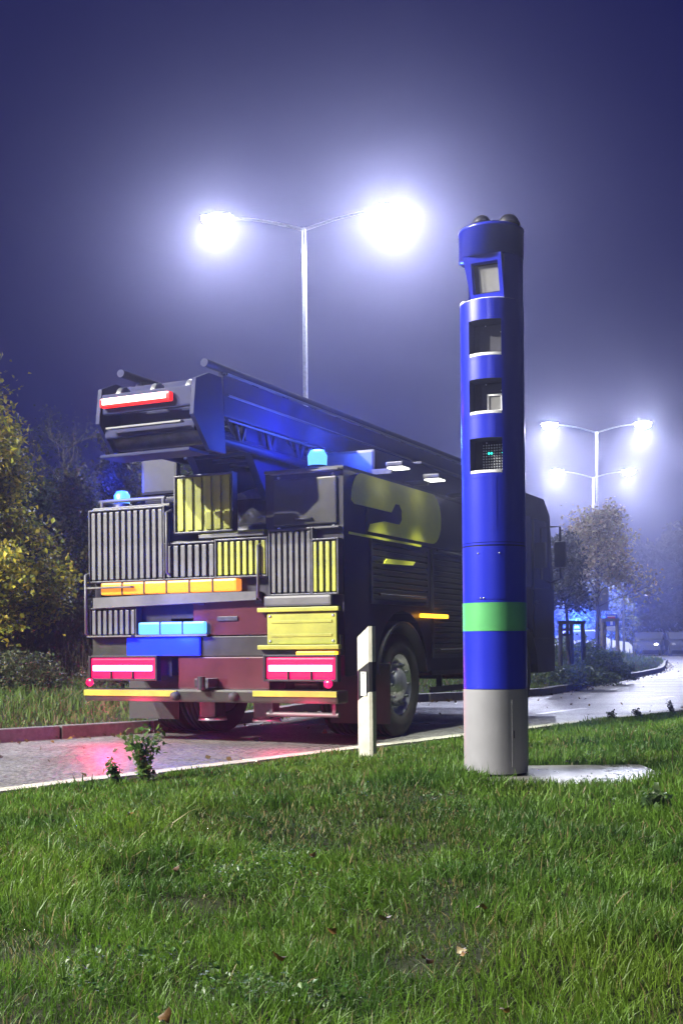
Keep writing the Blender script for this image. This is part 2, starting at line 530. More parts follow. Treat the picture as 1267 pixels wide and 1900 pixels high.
# ------------------------------------------------------------------ street lamps
def street_lamp(base, height, arm, ang, label, light=True, group='twin-arm street lamps', power=LAMP_W, color=LAMP_C, cone=161, power2=None, glow=(900.0, 900.0)):
    t = empty('street_lamp', base, ang, label, 'street lamp', group)
    b = MB().tube([(0, 0, -0.1), (0, 0, 1.4)], [0.085, 0.085], 16)
    b.tube([(0, 0, 1.38), (0, 0, 1.5), (0, 0, height-0.32)], [0.085, 0.065, 0.045], 16)
    b.build('pole', M['steel'], t)
    MB().lathe([(0.12, -0.02), (0.12, 0.05), (0.088, 0.10)], 16).build('base_collar', M['steel'], t)
    for s in (-1, 1):
        pts = []
        for k in range(9):
            u = k/8
            pts.append((s*(arm-0.35)*u, 0, height-0.36 + 0.34*math.sin(u*PI/2*0.9)))
        MB().tube(pts, [0.034-0.010*i/8 for i in range(9)], 10).build('arm', M['steel'], t)
        h = MB()
        x = s*arm
        # a shallow housing with a bowl lens under it
        prof = []
        for k in range(13):
            u = k/12; w = math.sin(max(0.02, min(1, u*1.0))*PI)**0.6
            prof.append((u, w))
        vs = []; fs = []
        n = 10
        for (u, w) in prof:
            for j in range(n+1):
                th = PI*j/n
                vs.append((x + s*(u-0.5)*0.74, 0.22*w*math.cos(th), height + 0.035 + 0.10*w*math.sin(th)))
        for i in range(len(prof)-1):
            for j in range(n):
                a = i*(n+1)+j; fs.append((a, a+1, a+n+2, a+n+1))
        h.add(vs, fs, True)
        h.box(x-0.34, x+0.34, -0.20, 0.20, height+0.02, height+0.05, bev=0.01)
        head = h.build('lamp_head', M['steel'], t)
        l = MB()
        l.sphere((x, 0, height+0.018), 0.33, 0.21, 0.22, 20, 14)
        l.v = [(a, b_, min(c, height+0.016)) for a, b_, c in l.v]
        lens = l.build('lens', lampmat(glow[1] if s > 0 else glow[0]), head)
        lens['label'] = 'glowing bluish white lens'
        if light:
            ld = bpy.data.lights.new('lamp_light', 'SPOT')
            ld.spot_size = R(cone); ld.spot_blend = 0.2; ld.shadow_soft_size = 0.14
            ld.energy = (power2 or power) if s > 0 else power; ld.color = color
            lo = bpy.data.objects.new('lamp_light', ld); COL.objects.link(lo)
            lo.parent = head
            lo.location = (x, 0, height-0.24)
    return t

p1 = at(571, 1195, 26.0)
street_lamp((p1.x, 26.0, 0.1), 10.25, 1.95, math.atan2(-0.13, 0.99), 'near twin-arm street lamp with the tall pole rising behind the fire engine', power=3600.0, power2=5000.0, glow=(280.0, 620.0))
p2 = at(1109, 1195, 49.6)
street_lamp((p2.x, 49.6, 0.1), 9.9, 1.95, 0.0, 'second twin-arm street lamp standing in the island to the right of the tower')
p3 = at(1102, 1195, 64.0)
street_lamp((p3.x, 64.0, 0.0), 10.1, 1.95, 0.05, 'farthest twin-arm street lamp, lower pair of lights beyond the island')
# the next lamps of the row, beside and behind the camera, that light the bank and the tower
street_lamp((-13.6, 3.6, 0.1), 10.0, 1.95, R(-50), 'twin-arm street lamp of the row beside the viewer', power=38000.0, color=(1.0, 0.965, 0.87), cone=146, glow=(60.0, 60.0))
street_lamp((-7.0, -19.0, 0.1), 10.0, 1.95, R(-40), 'twin-arm street lamp of the row behind the viewer', power=5500.0, color=(1.0, 0.965, 0.87), cone=152, glow=(60.0, 60.0))

# ------------------------------------------------------------------ speed camera tower
TC = at(919.5, 1438, 6.22)
tower = empty('speed_camera_tower', (TC.x, 6.22, 0.214), 0,
              'tall blue speed camera column with a green band and grey foot on the grass', 'speed camera')
tower.scale = (1.0, 1.0, 0.978)
TR = 0.1655
FA = R(-90 - 22)                       # the windows look towards the traffic, left of the viewer
HW = R(31)
NSEG = 72
def ring(b, r, z0, z1, a0=0.0, a1=2*PI, n=NSEG):
    vs = []; fs = []
    for i in range(n+1):
        a = a0+(a1-a0)*i/n
        vs += [(r*math.cos(a), r*math.sin(a), z0), (r*math.cos(a), r*math.sin(a), z1)]
    for i in range(n): fs.append((2*i, 2*i+2, 2*i+3, 2*i+1))
    b.add(vs, fs, True)
def disc(b, r, z, n=48, r0=0.0):
    vs = [(r*math.cos(2*PI*i/n), r*math.sin(2*PI*i/n), z) for i in range(n)]
    b.add(vs, [tuple(range(n))])
# grey foot
b = MB(); ring(b, TR+0.001, 0.012, 0.455); disc(b, TR+0.001, 0.012); b.build('foot', M['grey'], tower)
MB().lathe([(0.01, -0.006), (TR-0.008, -0.006), (TR-0.008, 0.013), (0.01, 0.013)], 48).build('base_ring', M['black'], tower)
dpa = R(-90+22); 
d = MB(); d.patch(TR-0.002, TR+0.0035, dpa, dpa+R(62), 0.05, 0.40, 20)
door = d.build('access_door', M['grey'], tower)
MB().patch(TR, TR+0.005, dpa+R(3), dpa+R(5), 0.2, 0.24, 2).build('lock', M['darksteel'], door)
# blue shaft below the windows, with real joints between the shells
b = MB(); ring(b, TR, 0.4585, 0.762); ring(b, TR-0.004, 0.45, 0.47); b.build('lower_shell', M['blue'], tower)
b = MB(); ring(b, TR+0.0015, 0.763, 0.912); ring(b, TR-0.004, 0.755, 0.92); b.build('green_band', M['green'], tower)
b = MB(); ring(b, TR, 0.913, 1.208); b.build('middle_shell', M['blue'], tower)
b = MB(); ring(b, TR-0.004, 1.20, 1.235); b.build('joint', M['black'], tower)
b = MB(); ring(b, TR, 1.2145, 1.226); b.build('joint_ring', M['blue'], tower)
b = MB(); ring(b, TR, 1.229, 1.565); b.build('upper_shell', M['blue'], tower)
# a service flap on the middle shell
d = MB(); d.patch(TR-0.002, TR+0.0022, FA-R(20), FA+R(34), 0.93, 1.19, 18); d.build('service_flap', M['blue'], tower)
for (da, z) in ((-10, 0.935), (-4, 0.935), (24, 1.17), (-14, 1.17)):
    a = FA+R(da)
    MB().sphere((TR*math.cos(a)*1.012, TR*math.sin(a)*1.012, z), 0.005, n=8, m=5).build('screw', M['steel'], tower)

WIN = [(1.59, 1.775), (1.90, 2.085), (2.205, 2.395)]
def rot(a): return Matrix.Rotation(a, 4, 'Z')
def window_band(z0, z1, w0, w1, kind):
    """a length of the column from z0 to z1 with a window recess from w0 to w1"""
    b = MB()
    ring(b, TR, z0, w0); ring(b, TR, w1, z1)
    ring(b, TR, w0, w1, FA+HW, FA-HW+2*PI, 60)
    band = b.build('window_shell', M['blue'], tower)
    c, s = math.cos, math.sin
    dep = 0.035     # back wall's distance from the axis
    hw = TR*math.sin(HW)
    m = rot(FA)     # local x points out of the window
    fx = TR*math.cos(HW)
    r_ = MB()
    def q(*p): r_.add([m @ Vector(x) for x in p], [(0, 1, 2, 3)])
    q((dep, -hw, w0), (fx, -hw, w0), (fx, -hw, w1), (dep, -hw, w1))
    q((dep, hw, w0), (fx, hw, w0), (fx, hw, w1), (dep, hw, w1))
    q((dep, -hw, w0), (dep, hw, w0), (dep, hw, w1), (dep, -hw, w1))
    n = 12
    arc = [(TR*c(-HW+2*HW*i/n), TR*s(-HW+2*HW*i/n)) for i in range(n+1)]
    r_.add([m @ Vector((x, y, w1)) for x, y in arc+[(dep, hw), (dep, -hw)]], [tuple(range(n+3))])
    r_.add([m @ Vector((x, y, w0)) for x, y in arc+[(dep, hw), (dep, -hw)]], [tuple(range(n+3))])
    rec = r_.build('window_recess', M['recess'], tower)
    # white sill
    l = MB()
    arc2 = [(x*1.0, y*0.96) for x, y in arc]
    pol = arc2+[(dep+0.005, hw*0.96), (dep+0.005, -hw*0.96)]
    pol = [((m @ Vector((x, y, 0))).x, (m @ Vector((x, y, 0))).y) for x, y in pol]
    l.prism(pol, w0+0.002, w0+0.016, 'XY')
    sill = l.build('sill', M['ledge'], rec)
    def plate(name, mt, y0, y1, za, zb, x0, th, par=rec):
        return MB().box(x0, x0+th, y0, y1, za, zb, m=m, bev=0.003).build(name, mt, par)
    if kind == 0:
        pan = plate('led_panel', M['black'], -hw*0.45, hw*0.97, w0+0.02, w1-0.012, dep+0.004, 0.02)
        ld = MB(); 
        rows, cols = 10, 9
        for i in range(rows):
            for j in range(cols):
                y = -hw*0.40 + (hw*1.33)*(j/(cols-1)); z = w0+0.03+(w1-w0-0.055)*i/(rows-1)
                if i == 6 and j in (2, 3): continue
                ld.sphere(m @ Vector((dep+0.026, y, z)), 0.0046, n=6, m=4)
        o = ld.build('led', M['led'], rec); o['kind'] = 'stuff'
        z = w0+0.03+(w1-w0-0.055)*6/9
        for j in (2, 3, 7): MB().sphere(m @ Vector((dep+0.028, -hw*0.40+(hw*1.33)*j/8, z)), 0.006 if j < 7 else 0.003, n=8, m=6).build('status_light', M['teal'], rec)['label'] = 'lit teal status light'
    elif kind == 1:
        plate('camera_window', M['glass'], -hw*0.5, hw*0.98, w0+0.02, w1-0.01, dep+0.004, 0.012)
        fr = MB(); y0, y1, z0_, z1_ = -hw*0.12, hw*0.84, w0+0.025, w0+0.118
        t_ = 0.008; x0 = dep+0.02; x1 = x0+0.02
        fr.box(x0, x1, y0, y1, z0_, z0_+t_, m=m); fr.box(x0, x1, y0, y1, z1_-t_, z1_, m=m)
        fr.box(x0, x1, y0, y0+t_, z0_+t_, z1_-t_, m=m); fr.box(x0, x1, y1-t_, y1, z0_+t_, z1_-t_, m=m)
        f = fr.build('flash_frame', M['ledge'], rec)
        plate('flash_pane', M['paleglass'], y0+t_, y1-t_, z0_+t_, z1_-t_, x0+0.003, 0.008, f)
    else:
        pn = plate('camera_window', M['glass'], -hw*0.55, hw*0.98, w0+0.02, w1-0.012, dep+0.02, 0.012)
    for (yy, zz) in ((-hw*0.2, w1-0.012), (hw*0.75, w1-0.05)):
        MB().sphere(m @ Vector((dep+0.03, yy, zz)), 0.004, n=6, m=4).build('screw', M['steel'], rec)
for i, (w0, w1) in enumerate(WIN):
    z0 = 1.5665 + (0, 0.318, 0.626)[i]; z1 = (1.8825, 2.1905, 2.505)[i]
    window_band(z0, z1, w0, w1, i)
for za, zb in ((1.55, 1.59), (1.87, 1.895), (2.18, 2.204)):
    b = MB(); ring(b, TR-0.0025, za, zb); b.build('shell_joint', M['blue'], tower)
# vertical service strip with notches between windows
for (za, zb) in ((1.30, 1.565), (1.785, 1.88), (2.10, 2.19), (2.41, 2.50)):
    d = MB(); a = FA+R(15); d.patch(TR-0.002, TR+0.0015, a-R(5), a+R(5), za, zb, 6); d.build('cover_strip', M['blue'], tower)
# shelf on top of the shaft, the tilted camera head above it, and the cap
b = MB(); b.lathe([(0.0005, 2.5052), (TR-0.006, 2.5052), (TR-0.006, 2.510), (0.0005, 2.510)], 64); b.patch(TR-0.02, TR+0.001, FA-R(112), FA-R(46), 2.506, 2.517, 14); b.build('shelf', M['ledge'], tower)  # white lip carries the lamp-lit rim as colour
hb = MB(); ring(hb, TR-0.002, 2.506, 2.742, FA+R(38), FA-R(118)+2*PI, 50)
hb.build('head_rear_shell', M['blue'], tower)
m = rot(FA - R(4))
def hp(x, y, z): return m @ Vector((x, y, z))
topx, botx, yl, yr = 0.142, 0.092, -0.112, 0.098
frm = MB()
zt, zb_ = 2.742, 2.5115
def onface(y, z, off=0.0):
    u = (z-zb_)/(zt-zb_)
    if y == yl: y = -0.078 - 0.030*u
    return hp(botx+(topx-botx)*u + off, y, z)
wy0, wy1, wz0, wz1 = -0.066, 0.078, 2.548, 2.705
def quad(bb, *p): bb.add(list(p), [(0, 1, 2, 3)])
quad(frm, onface(yl, zb_), onface(yr, zb_), onface(yr, wz0), onface(yl, wz0))
quad(frm, onface(yl, wz1), onface(yr, wz1), onface(yr, zt), onface(yl, zt))
quad(frm, onface(yl, wz0), onface(wy0, wz0), onface(wy0, wz1), onface(yl, wz1))
quad(frm, onface(wy1, wz0), onface(yr, wz0), onface(yr, wz1), onface(wy1, wz1))
for yy in (yl, yr):
    quad(frm, onface(yy, zb_), onface(yy, zt), onface(yy, zt, -0.15), onface(yy, zb_, -0.15))
    
for (a_, b_) in (((wy0, wz0), (wy1, wz0)), ((wy1, wz0), (wy1, wz1)), ((wy1, wz1), (wy0, wz1)), ((wy0, wz1), (wy0, wz0))):
    quad(frm, onface(*a_), onface(*b_), onface(*b_, -0.045), onface(*a_, -0.045))
head = frm.build('camera_head', M['blue'], tower)
g = MB(); quad(g, onface(wy0, wz0, -0.045), onface(wy1, wz0, -0.045), onface(wy1, wz1, -0.045), onface(wy0, wz1, -0.045))
g.build('camera_window_backing', M['recess'], head)
g = MB(); yy0, yy1, zz0, zz1 = wy0+0.028, wy1-0.006, wz0+0.012, wz1-0.012
g.add([onface(yy0, zz0, -0.04), onface(yy1, zz0, -0.04), onface(yy1, zz1, -0.04), onface(yy0, zz1, -0.04),
       onface(yy0, zz0, -0.03), onface(yy1, zz0, -0.03), onface(yy1, zz1, -0.03), onface(yy0, zz1, -0.03)],
      [(0, 3, 2, 1), (4, 5, 6, 7), (0, 1, 5, 4), (1, 2, 6, 5), (2, 3, 7, 6), (3, 0, 4, 7)])
g.build('camera_pane', M['paleglass'], head)
cp = MB()
cp.lathe([(0.001, 2.7435), (TR+0.002, 2.7435), (TR+0.002, 2.885), (TR+0.005, 2.886), (TR+0.005, 2.90), (TR-0.01, 2.908), (0.001, 2.912)], 64)
cap = cp.build('cap', M['blue'], tower)
for (x, y, r_) in ((-0.058, -0.085, 0.046), (0.082, -0.075, 0.054)):
    MB().lathe([(r_+0.006, 2.895), (r_+0.006, 2.918), (r_-0.004, 2.918)], 20, center=(x, y, 0)).sphere((x, y, 2.918), r_, r_, r_*0.95, 20, 12).build('lens_dome', M['black'], cap)
MB().box(-0.012, 0.03, -0.12, -0.06, 2.905, 2.926, bev=0.006).build('cable_gland', M['black'], cap)

# ------------------------------------------------------------------ delineator post
pp = at(681, 1412, 8.8)
post = empty('delineator_post', (pp.x, 8.8, pp.z-0.03), R(-14),
             'white roadside marker post with a slanted black band and small reflector in the grass', 'marker post')
# a three-sided German type: nearly flat face, slanted top
def post_slice(z0a, z0b, z1a, z1b, name, mt, grow=0.0):
    # outline x,y of the hollow-backed triangular post; the two z pairs are at its left and right edges
    out = [(-0.068, 0.0), (-0.060, -0.022), (0.028, -0.045), (0.052, -0.040), (0.068, 0.012), (0.052, 0.05), (-0.045, 0.045)]
    bb = MB(); n = len(out)
    def zz(x, a, b): 
        u = (x+0.068)/0.136; u = min(1, u/0.7); return a+(b-a)*u
    vs = [(x*(1+grow), y*(1+grow), zz(x, z0a, z0b)) for x, y in out] + [(x*(1+grow), y*(1+grow), zz(x, z1a, z1b)) for x, y in out]
    fs = [tuple(reversed(range(n))), tuple(range(n, 2*n))] + [(i, (i+1) % n, (i+1) % n+n, i+n) for i in range(n)]
    bb.add(vs, fs)
    return bb.build(name, mt, post)
post_slice(-0.15, -0.15, 0.475, 0.545, 'lower_body', M['white'])
band = post_slice(0.476, 0.546, 0.695, 0.765, 'black_band', M['black'], -0.004)
post_slice(0.696, 0.766, 0.945, 1.03, 'upper_body', M['white'])
fm = Matrix.Translation((-0.014, -0.034, 0.605)) @ Matrix.Rotation(math.atan2(-0.023, 0.088), 4, 'Z')
rf = MB().box(-0.023, 0.023, -0.008, 0.004, -0.088, 0.088, m=fm, bev=0.003).build('reflector', M['reflector'], post)
for s in (-1, 1):
    MB().sphere(fm @ Vector((0, -0.009, s*0.075)), 0.005, n=8, m=5).build('screw', M['black'], rf)

# ------------------------------------------------------------------ fire engine (turntable ladder), local x forward, y left, z up
TRK = empty('fire_engine', (0.0, 10.2, 0.0), math.atan2(0.899, 0.438),
            'dark fire engine with yellow rear panels, red tail lamps and a long roof ladder', 'fire engine')
W_ = 2.55
TRK.scale = (1.0, 1.07, 1.0)
TRK.location = (0.03, 10.2, 0.0)
def part(mb, name, mt, par=None, label=None):
    o = mb.build(name, mt, par or TRK)
    if label: o['label'] = label
    return o
fr = MB()
for y in (0.85, 1.70): fr.box(0.15, 6.4, y-0.05, y+0.05, 0.66, 0.92)
for x in (0.3, 2.2, 3.6, 4.9, 6.1): fr.box(x-0.05, x+0.05, 0.9, 1.65, 0.70, 0.88)
part(fr, 'chassis_frame', M['darksteel'])
# wheels
def wheel_mesh(w=0.30, r=0.50):
    tb = MB()
    prof = [(0.29, -w/2+0.02), (0.31, -w/2), (r-0.05, -w/2), (r-0.012, -w/2+0.03)]
    for k in range(5):
        c = -w/2+0.045 + (w-0.09)*k/4
        prof += [(r, c-0.018), (r, c+0.018)]
        if k < 4: prof += [(r-0.014, c+0.022), (r-0.014, c+0.04)]
    prof += [(r-0.012, w/2-0.03), (r-0.05, w/2), (0.31, w/2), (0.29, w/2-0.02)]
    tb.lathe(prof, 40, 'Y')
    t_me = tb.mesh('tyre', M['rubber'])
    rb = MB()
    rb.lathe([(0.30, -w/2+0.015), (0.285, -w/2+0.02), (0.27, -w/2+0.07), (0.17, -w/2+0.05), (0.15, -w/2+0.01), (0.09, -w/2-0.02), (0.001, -w/2-0.02)], 32, 'Y')
    rb.lathe([(0.30, w/2-0.015), (0.285, w/2-0.02), (0.26, w/2-0.1), (0.001, w/2-0.1)], 32, 'Y')
    for k in range(10):
        a = 2*PI*k/10
        rb.lathe([(0.018, -w/2+0.0), (0.018, -w/2+0.05)], 6, 'Y', center=(0.20*math.cos(a), 0, 0.20*math.sin(a)))
    r_me = rb.mesh('rim', M['steel'])
    return t_me, r_me
t_me, r_me = wheel_mesh()
for (x, y) in ((1.35, 0.20), (1.35, 0.53), (1.35, 2.02), (1.35, 2.35), (5.20, 0.22), (5.20, 2.33)):
    w = link('wheel', t_me, TRK, (x, y, 0.505), (0, 0, 0 if y < 1.2 else PI))
    link('rim', r_me, w)
for x in (1.35, 5.20):
    ax = MB().tube([(x, 0.3, 0.505), (x, 2.25, 0.505)], 0.07, 10)
    if x < 2: ax.sphere((1.35, 1.27, 0.51), 0.2, 0.18, 0.2, 14, 10)
    part(ax, 'axle', M['darksteel'])
def mudguard(x, y0, y1):
    b = MB(); vs = []; fs = []; n = 14
    for i in range(n+1):
        a = PI*0.06 + PI*0.88*i/n
        for (r_, y) in ((0.58, y0), (0.61, y0), (0.61, y1), (0.58, y1)): vs.append((x+r_*math.cos(a), y, 0.505+r_*math.sin(a)))
    for i in range(n):
        for k in range(4): fs.append((i*4+k, i*4+(k+1) % 4, i*4+4+(k+1) % 4, i*4+4+k))
    b.add(vs, fs, True); return b
for (x, y0, y1) in ((1.35, 0.02, 0.72), (1.35, 1.83, 2.53), (5.20, 0.02, 0.42), (5.20, 2.13, 2.53)):
    part(mudguard(x, y0, y1), 'mudguard', M['black'])
# body: superstructure with stepped rear
bd = MB()
def side_poly():
    pts = [(0.06, 0.98), (0.06, 2.42), (4.42, 2.42), (4.42, 0.62), (2.05, 0.62)]
    for k in range(11):
        a = PI*k/10; pts.append((1.35+0.63*math.cos(a), 0.62+0.60*math.sin(a) if k not in (0, 10) else 0.62))
    pts += [(0.06, 0.62)]
    return pts
bp_ = side_poly()
bd.prism(bp_, 0.03, 0.75, 'XZ')
bd.prism([(0.06, 1.15), (0.06, 1.84), (4.42, 1.84), (4.42, 1.0), (2.1, 1.0), (0.75, 1.15)], 0.752, 1.70, 'XZ')
bd.prism([(x, min(z, 2.20)) for x, z in bp_], 1.702, 2.52, 'XZ')
part(bd, 'body', M['body'])
# deck tread plates on top
part(MB().box(0.05, 4.43, 0.02, 0.76, 2.423, 2.45, bev=0.01), 'deck_plate', M['tread'])
part(MB().box(0.05, 4.43, 0.765, 1.70, 1.843, 1.87, bev=0.01), 'deck_plate', M['tread'])
part(MB().box(0.05, 4.43, 1.705, 2.53, 2.203, 2.23, bev=0.01), 'deck_plate', M['tread'])
# right side roller shutters (dark), each a ribbed curtain in a frame
def shutter(x0, x1, z0, z1, y=0.03):
    b = MB(); n = int((z1-z0)/0.055)
    for i in range(n):
        za = z0+(z1-z0)*i/n; zb = z0+(z1-z0)*(i+1)/n
        b.prism([(za+0.004, y-0.004), (za+0.012, y-0.014), (zb-0.012, y-0.014), (zb-0.004, y-0.004)], x0, x1, 'XY') if False else \
        b.add([(x0, y-0.004, za+0.003), (x1, y-0.004, za+0.003), (x1, y-0.016, za+0.014), (x0, y-0.016, za+0.014),
               (x0, y-0.016, zb-0.012), (x1, y-0.016, zb-0.012), (x1, y-0.004, zb-0.003), (x0, y-0.004, zb-0.003)],
              [(0, 1, 2, 3), (3, 2, 5, 4), (4, 5, 6, 7)])
    o = part(b, 'roller_shutter', M['shutter'])
    f = MB(); t = 0.035
    f.box(x0-t, x0, y-0.022, y, z0-t, z1+t); f.box(x1, x1+t, y-0.022, y, z0-t, z1+t)
    f.box(x0, x1, y-0.022, y, z1, z1+t); f.box(x0, x1, y-0.022, y, z0-t, z0)
    f.build('shutter_frame', M['darksteel'], o)
    MB().tube([(x0+0.1, y-0.04, z0+0.05), (x1-0.1, y-0.04, z0+0.05)], 0.012, 8).build('bar_handle', M['darksteel'], o)
shutter(0.62, 1.95, 1.30, 1.82)
shutter(2.12, 3.42, 0.78, 1.82)
shutter(3.56, 4.30, 0.78, 1.82)
# smooth upper side panel with the big yellow reflective device
part(MB().box(0.5, 4.40, 0.004, 0.028, 1.88, 2.40, bev=0.006), 'upper_side_panel', M['shutter'])
dev = MB()
def rounded(x0, x1, z0, z1, r0, r1, n=8):
    """outline with a big round right end"""
    pts = []
    for k in range(n+1):
        a = -PI/2 + PI/2*k/n; pts.append((x1-r1+r1*math.cos(a), z0+r1+r1*math.sin(a)))
    for k in range(n+1):
        a = PI/2*k/n; pts.append((x1-r1+r1*math.cos(a), z1-r1+r1*math.sin(a)))
    for k in range(n+1):
        a = PI/2+PI/2*k/n; pts.append((x0+r0+r0*math.cos(a), z1-r0+r0*math.sin(a)))
    return pts
outer = rounded(0.16, 2.30, 1.91, 2.415, 0.22, 0.25)
# the shape: a bold hook, open to the left, drawn as one outline
hook = []
hook += [(0.50, 1.91)] + outer[:18] + outer[18:] + [(0.16, 2.16), (0.22, 2.13), (0.62, 2.13), (1.02, 2.13), (1.12, 2.22), (1.22, 2.22), (1.28, 2.17), (1.28, 2.08), (1.22, 2.03), (0.85, 2.03), (0.55, 1.98)]
dev.prism(hook, -0.004, 0.003, 'XZ')
part(dev, 'yellow_hook_emblem', M['reflective'])
part(MB().box(0.10, 1.75, -0.004, 0.003, 1.855, 1.876), 'reflective_strip', M['reflective'])
part(MB().prism([(0.85, 1.64), (1.55, 1.66), (1.62, 1.70), (0.92, 1.69)], 0.004, 0.012, 'XZ'), 'reflective_strip', M['reflective'])
part(MB().box(2.2, 4.38, -0.003, 0.012, 1.845, 1.862), 'drip_rail', M['silver'])
# amber side markers
for (x0, x1) in ((1.72, 2.42), (4.30, 4.40)):
    part(MB().box(x0, x1, -0.03, 0.012, 1.155, 1.195, bev=0.012), 'side_marker', M['amberhot'])
# side underrun guard
ug = MB()
for z in (0.42, 0.60): ug.box(2.15, 4.38, 0.05, 0.08, z-0.03, z+0.03)
for x in (2.5, 3.6, 4.2): ug.box(x-0.02, x+0.02, 0.08, 0.13, 0.40, 0.75)
part(ug, 'side_guard', M['darksteel'])
# ---------------- rear face (x = 0 side)
rp = MB()
rp.box(0.0, 0.058, 0.04, 2.51, 0.80, 0.98, bev=0.006)
part(rp, 'rear_apron', M['shutter'])
# red rear locker door in the middle
rd = part(MB().box(0.015, 0.058, 0.72, 1.45, 0.99, 1.30, bev=0.01), 'rear_door', M['red'])
rd2 = part(MB().box(0.005, 0.30, 0.70, 1.60, 0.50, 0.795, bev=0.012), 'rear_crossmember', M['red'])
MB().box(0.0, 0.015, 1.0, 1.2, 1.12, 1.16, bev=0.004).build('handle', M['darksteel'], rd)
# bumper and yellow strips
part(MB().box(-0.10, 0.10, 0.02, 2.53, 0.385, 0.50, bev=0.02), 'rear_bumper', M['shutter'])
part(MB().box(-0.112, -0.102, 0.03, 0.80, 0.445, 0.495), 'bumper_strip', M['yellow'])
part(MB().box(-0.112, -0.102, 1.55, 2.53, 0.435, 0.49), 'bumper_strip', M['yellow'])
part(MB().tube([(0.0, 0.06, 0.285), (0.0, 0.72, 0.285)], 0.022, 8), 'underrun_bar', M['silver'])
part(MB().box(-0.02, 0.02, 0.08, 0.11, 0.28, 0.39).box(-0.02, 0.02, 0.66, 0.69, 0.28, 0.39), 'underrun_bracket', M['darksteel'])
# tail lamps
for (y0, y1) in ((0.06, 0.70), (1.80, 2.49)):
    h = part(MB().box(-0.055, 0.0, y0, y1, 0.595, 0.79, bev=0.02), 'tail_lamp', M['tailred'])
    MB().box(-0.075, -0.053, y0+0.03, y1-0.03, 0.665, 0.72, bev=0.01).build('led_bar', M['tail'], h)
    bz = MB(); bz.box(-0.068, -0.001, y0-0.022, y0-0.001, 0.575, 0.81, bev=0.006); bz.box(-0.068, -0.001, y1+0.001, y1+0.022, 0.575, 0.81, bev=0.006)
    bz.box(-0.068, -0.001, y0, y1, 0.575, 0.594, bev=0.006); bz.box(-0.068, -0.001, y0, y1, 0.791, 0.81, bev=0.006)
    bz.build('lamp_bezel', M['black'], h)
    for k in (1, 2):
        yy = y0+(y1-y0)*k/3
        MB().box(-0.078, -0.05, yy-0.006, yy+0.006, 0.597, 0.664).build('lens_divider', M['black'], h)
o = part(MB().box(-0.055, 0.0, 0.06, 0.42, 0.805, 0.84, bev=0.012), 'turn_signal', M['amberhot'])
# blue rear flashers
fl = part(MB().box(-0.05, 0.0, 1.30, 1.98, 1.005, 1.12, bev=0.02), 'blue_flasher', M['bluelight'])
MB().box(-0.058, 0.0, 1.27, 2.01, 0.985, 1.003).build('flasher_bezel', M['silver'], fl)
fl = part(MB().box(-0.03, 0.0, 1.36, 2.12, 0.805, 0.978, bev=0.02), 'blue_flasher', M['bluehot'])  # enlarged lens, its glow stands in for the blue-lit apron
def lamp(kind, par, loc, energy, col, size=0.1):
    l = bpy.data.lights.new(kind, 'POINT'); l.energy = energy; l.color = col; l.shadow_soft_size = size
    o = bpy.data.objects.new(kind, l); COL.objects.link(o); o.parent = par; o.location = loc
lamp('blue_flasher_light', fl, (-0.25, 1.62, 1.02), 40, (0.01, 0.04, 1.0))
lamp('tail_light', fl, (-0.40, 2.10, 0.30), 34, (1.0, 0.02, 0.14))
lamp('tail_light', fl, (-0.40, 0.40, 0.30), 18, (1.0, 0.02, 0.16))
# amber traffic warning bar with pale housing
part(MB().box(-0.05, 0.05, 0.98, 2.38, 1.385, 1.50, bev=0.02), 'warning_bar', M['amber'])
part(MB().prism([(0.78, 1.30), (2.45, 1.26), (2.45, 1.36), (1.6, 1.378), (0.78, 1.375)], -0.07, 0.05, 'YZ'), 'warning_bar_housing', M['silver'])
# yellow double panel at lower right, with rails
part(MB().box(-0.03, 0.0, 0.06, 0.70, 0.90, 1.18, bev=0.01), 'rear_panel', M['yellow'], None)
for z in (0.875, 1.205):
    part(MB().box(-0.06, 0.0, 0.03, 0.78, z-0.018, z+0.022, bev=0.008), 'panel_rail', M['yellow'])
part(MB().box(-0.05, 0.0, 0.10, 0.72, 1.235, 1.33, bev=0.02), 'corner_tray', M['silver'])
# slatted grilles, the yellow ones shaped for stripes of flickering light: every slat an object
def slats(y0, y1, z0, z1, n, mt, name, proud=0.03, x=0.0, backing=M['black']):
    bk = part(MB().box(x-0.004, x+0.05, y0, y1, z0, z1), name, backing)
    w = (y1-y0)/n
    me = MB().box(-proud, 0.0, -w*0.30, w*0.30, -(z1-z0)/2+0.01, (z1-z0)/2-0.01, bev=0.008).mesh('slat', mt)
    fr_ = MB(); t = 0.016
    fr_.box(x-proud-0.012, x+0.05, y0-t, y0-0.001, z0-t, z1+t, bev=0.004); fr_.box(x-proud-0.012, x+0.05, y1+0.001, y1+t, z0-t, z1+t, bev=0.004)
    fr_.box(x-proud-0.012, x+0.05, y0, y1, z0-t, z0-0.001, bev=0.004); fr_.box(x-proud-0.012, x+0.05, y0, y1, z1+0.001, z1+t, bev=0.004)
    fr_.build('grille_frame', M['darksteel'], bk)
    for i in range(n):
        link('slat', me, bk, (x-0.004, y0+w*(i+0.5), (z0+z1)/2))
slats(0.28, 0.66, 1.345, 1.90, 7, M['silver'], 'corner_grille')
slats(0.05, 0.28, 1.345, 1.80, 4, M['yellow'], 'corner_grille')
slats(0.70, 1.18, 1.52, 1.84, 8, M['yellow'], 'rear_grille')
slats(1.72, 2.50, 1.52, 2.18, 12, M['silver'], 'locker_grille')
slats(1.20, 1.70, 1.52, 1.83, 7, M['silver'], 'rear_grille')
slats(2.02, 2.50, 1.00, 1.25, 8, M['silver'], 'step_grille')
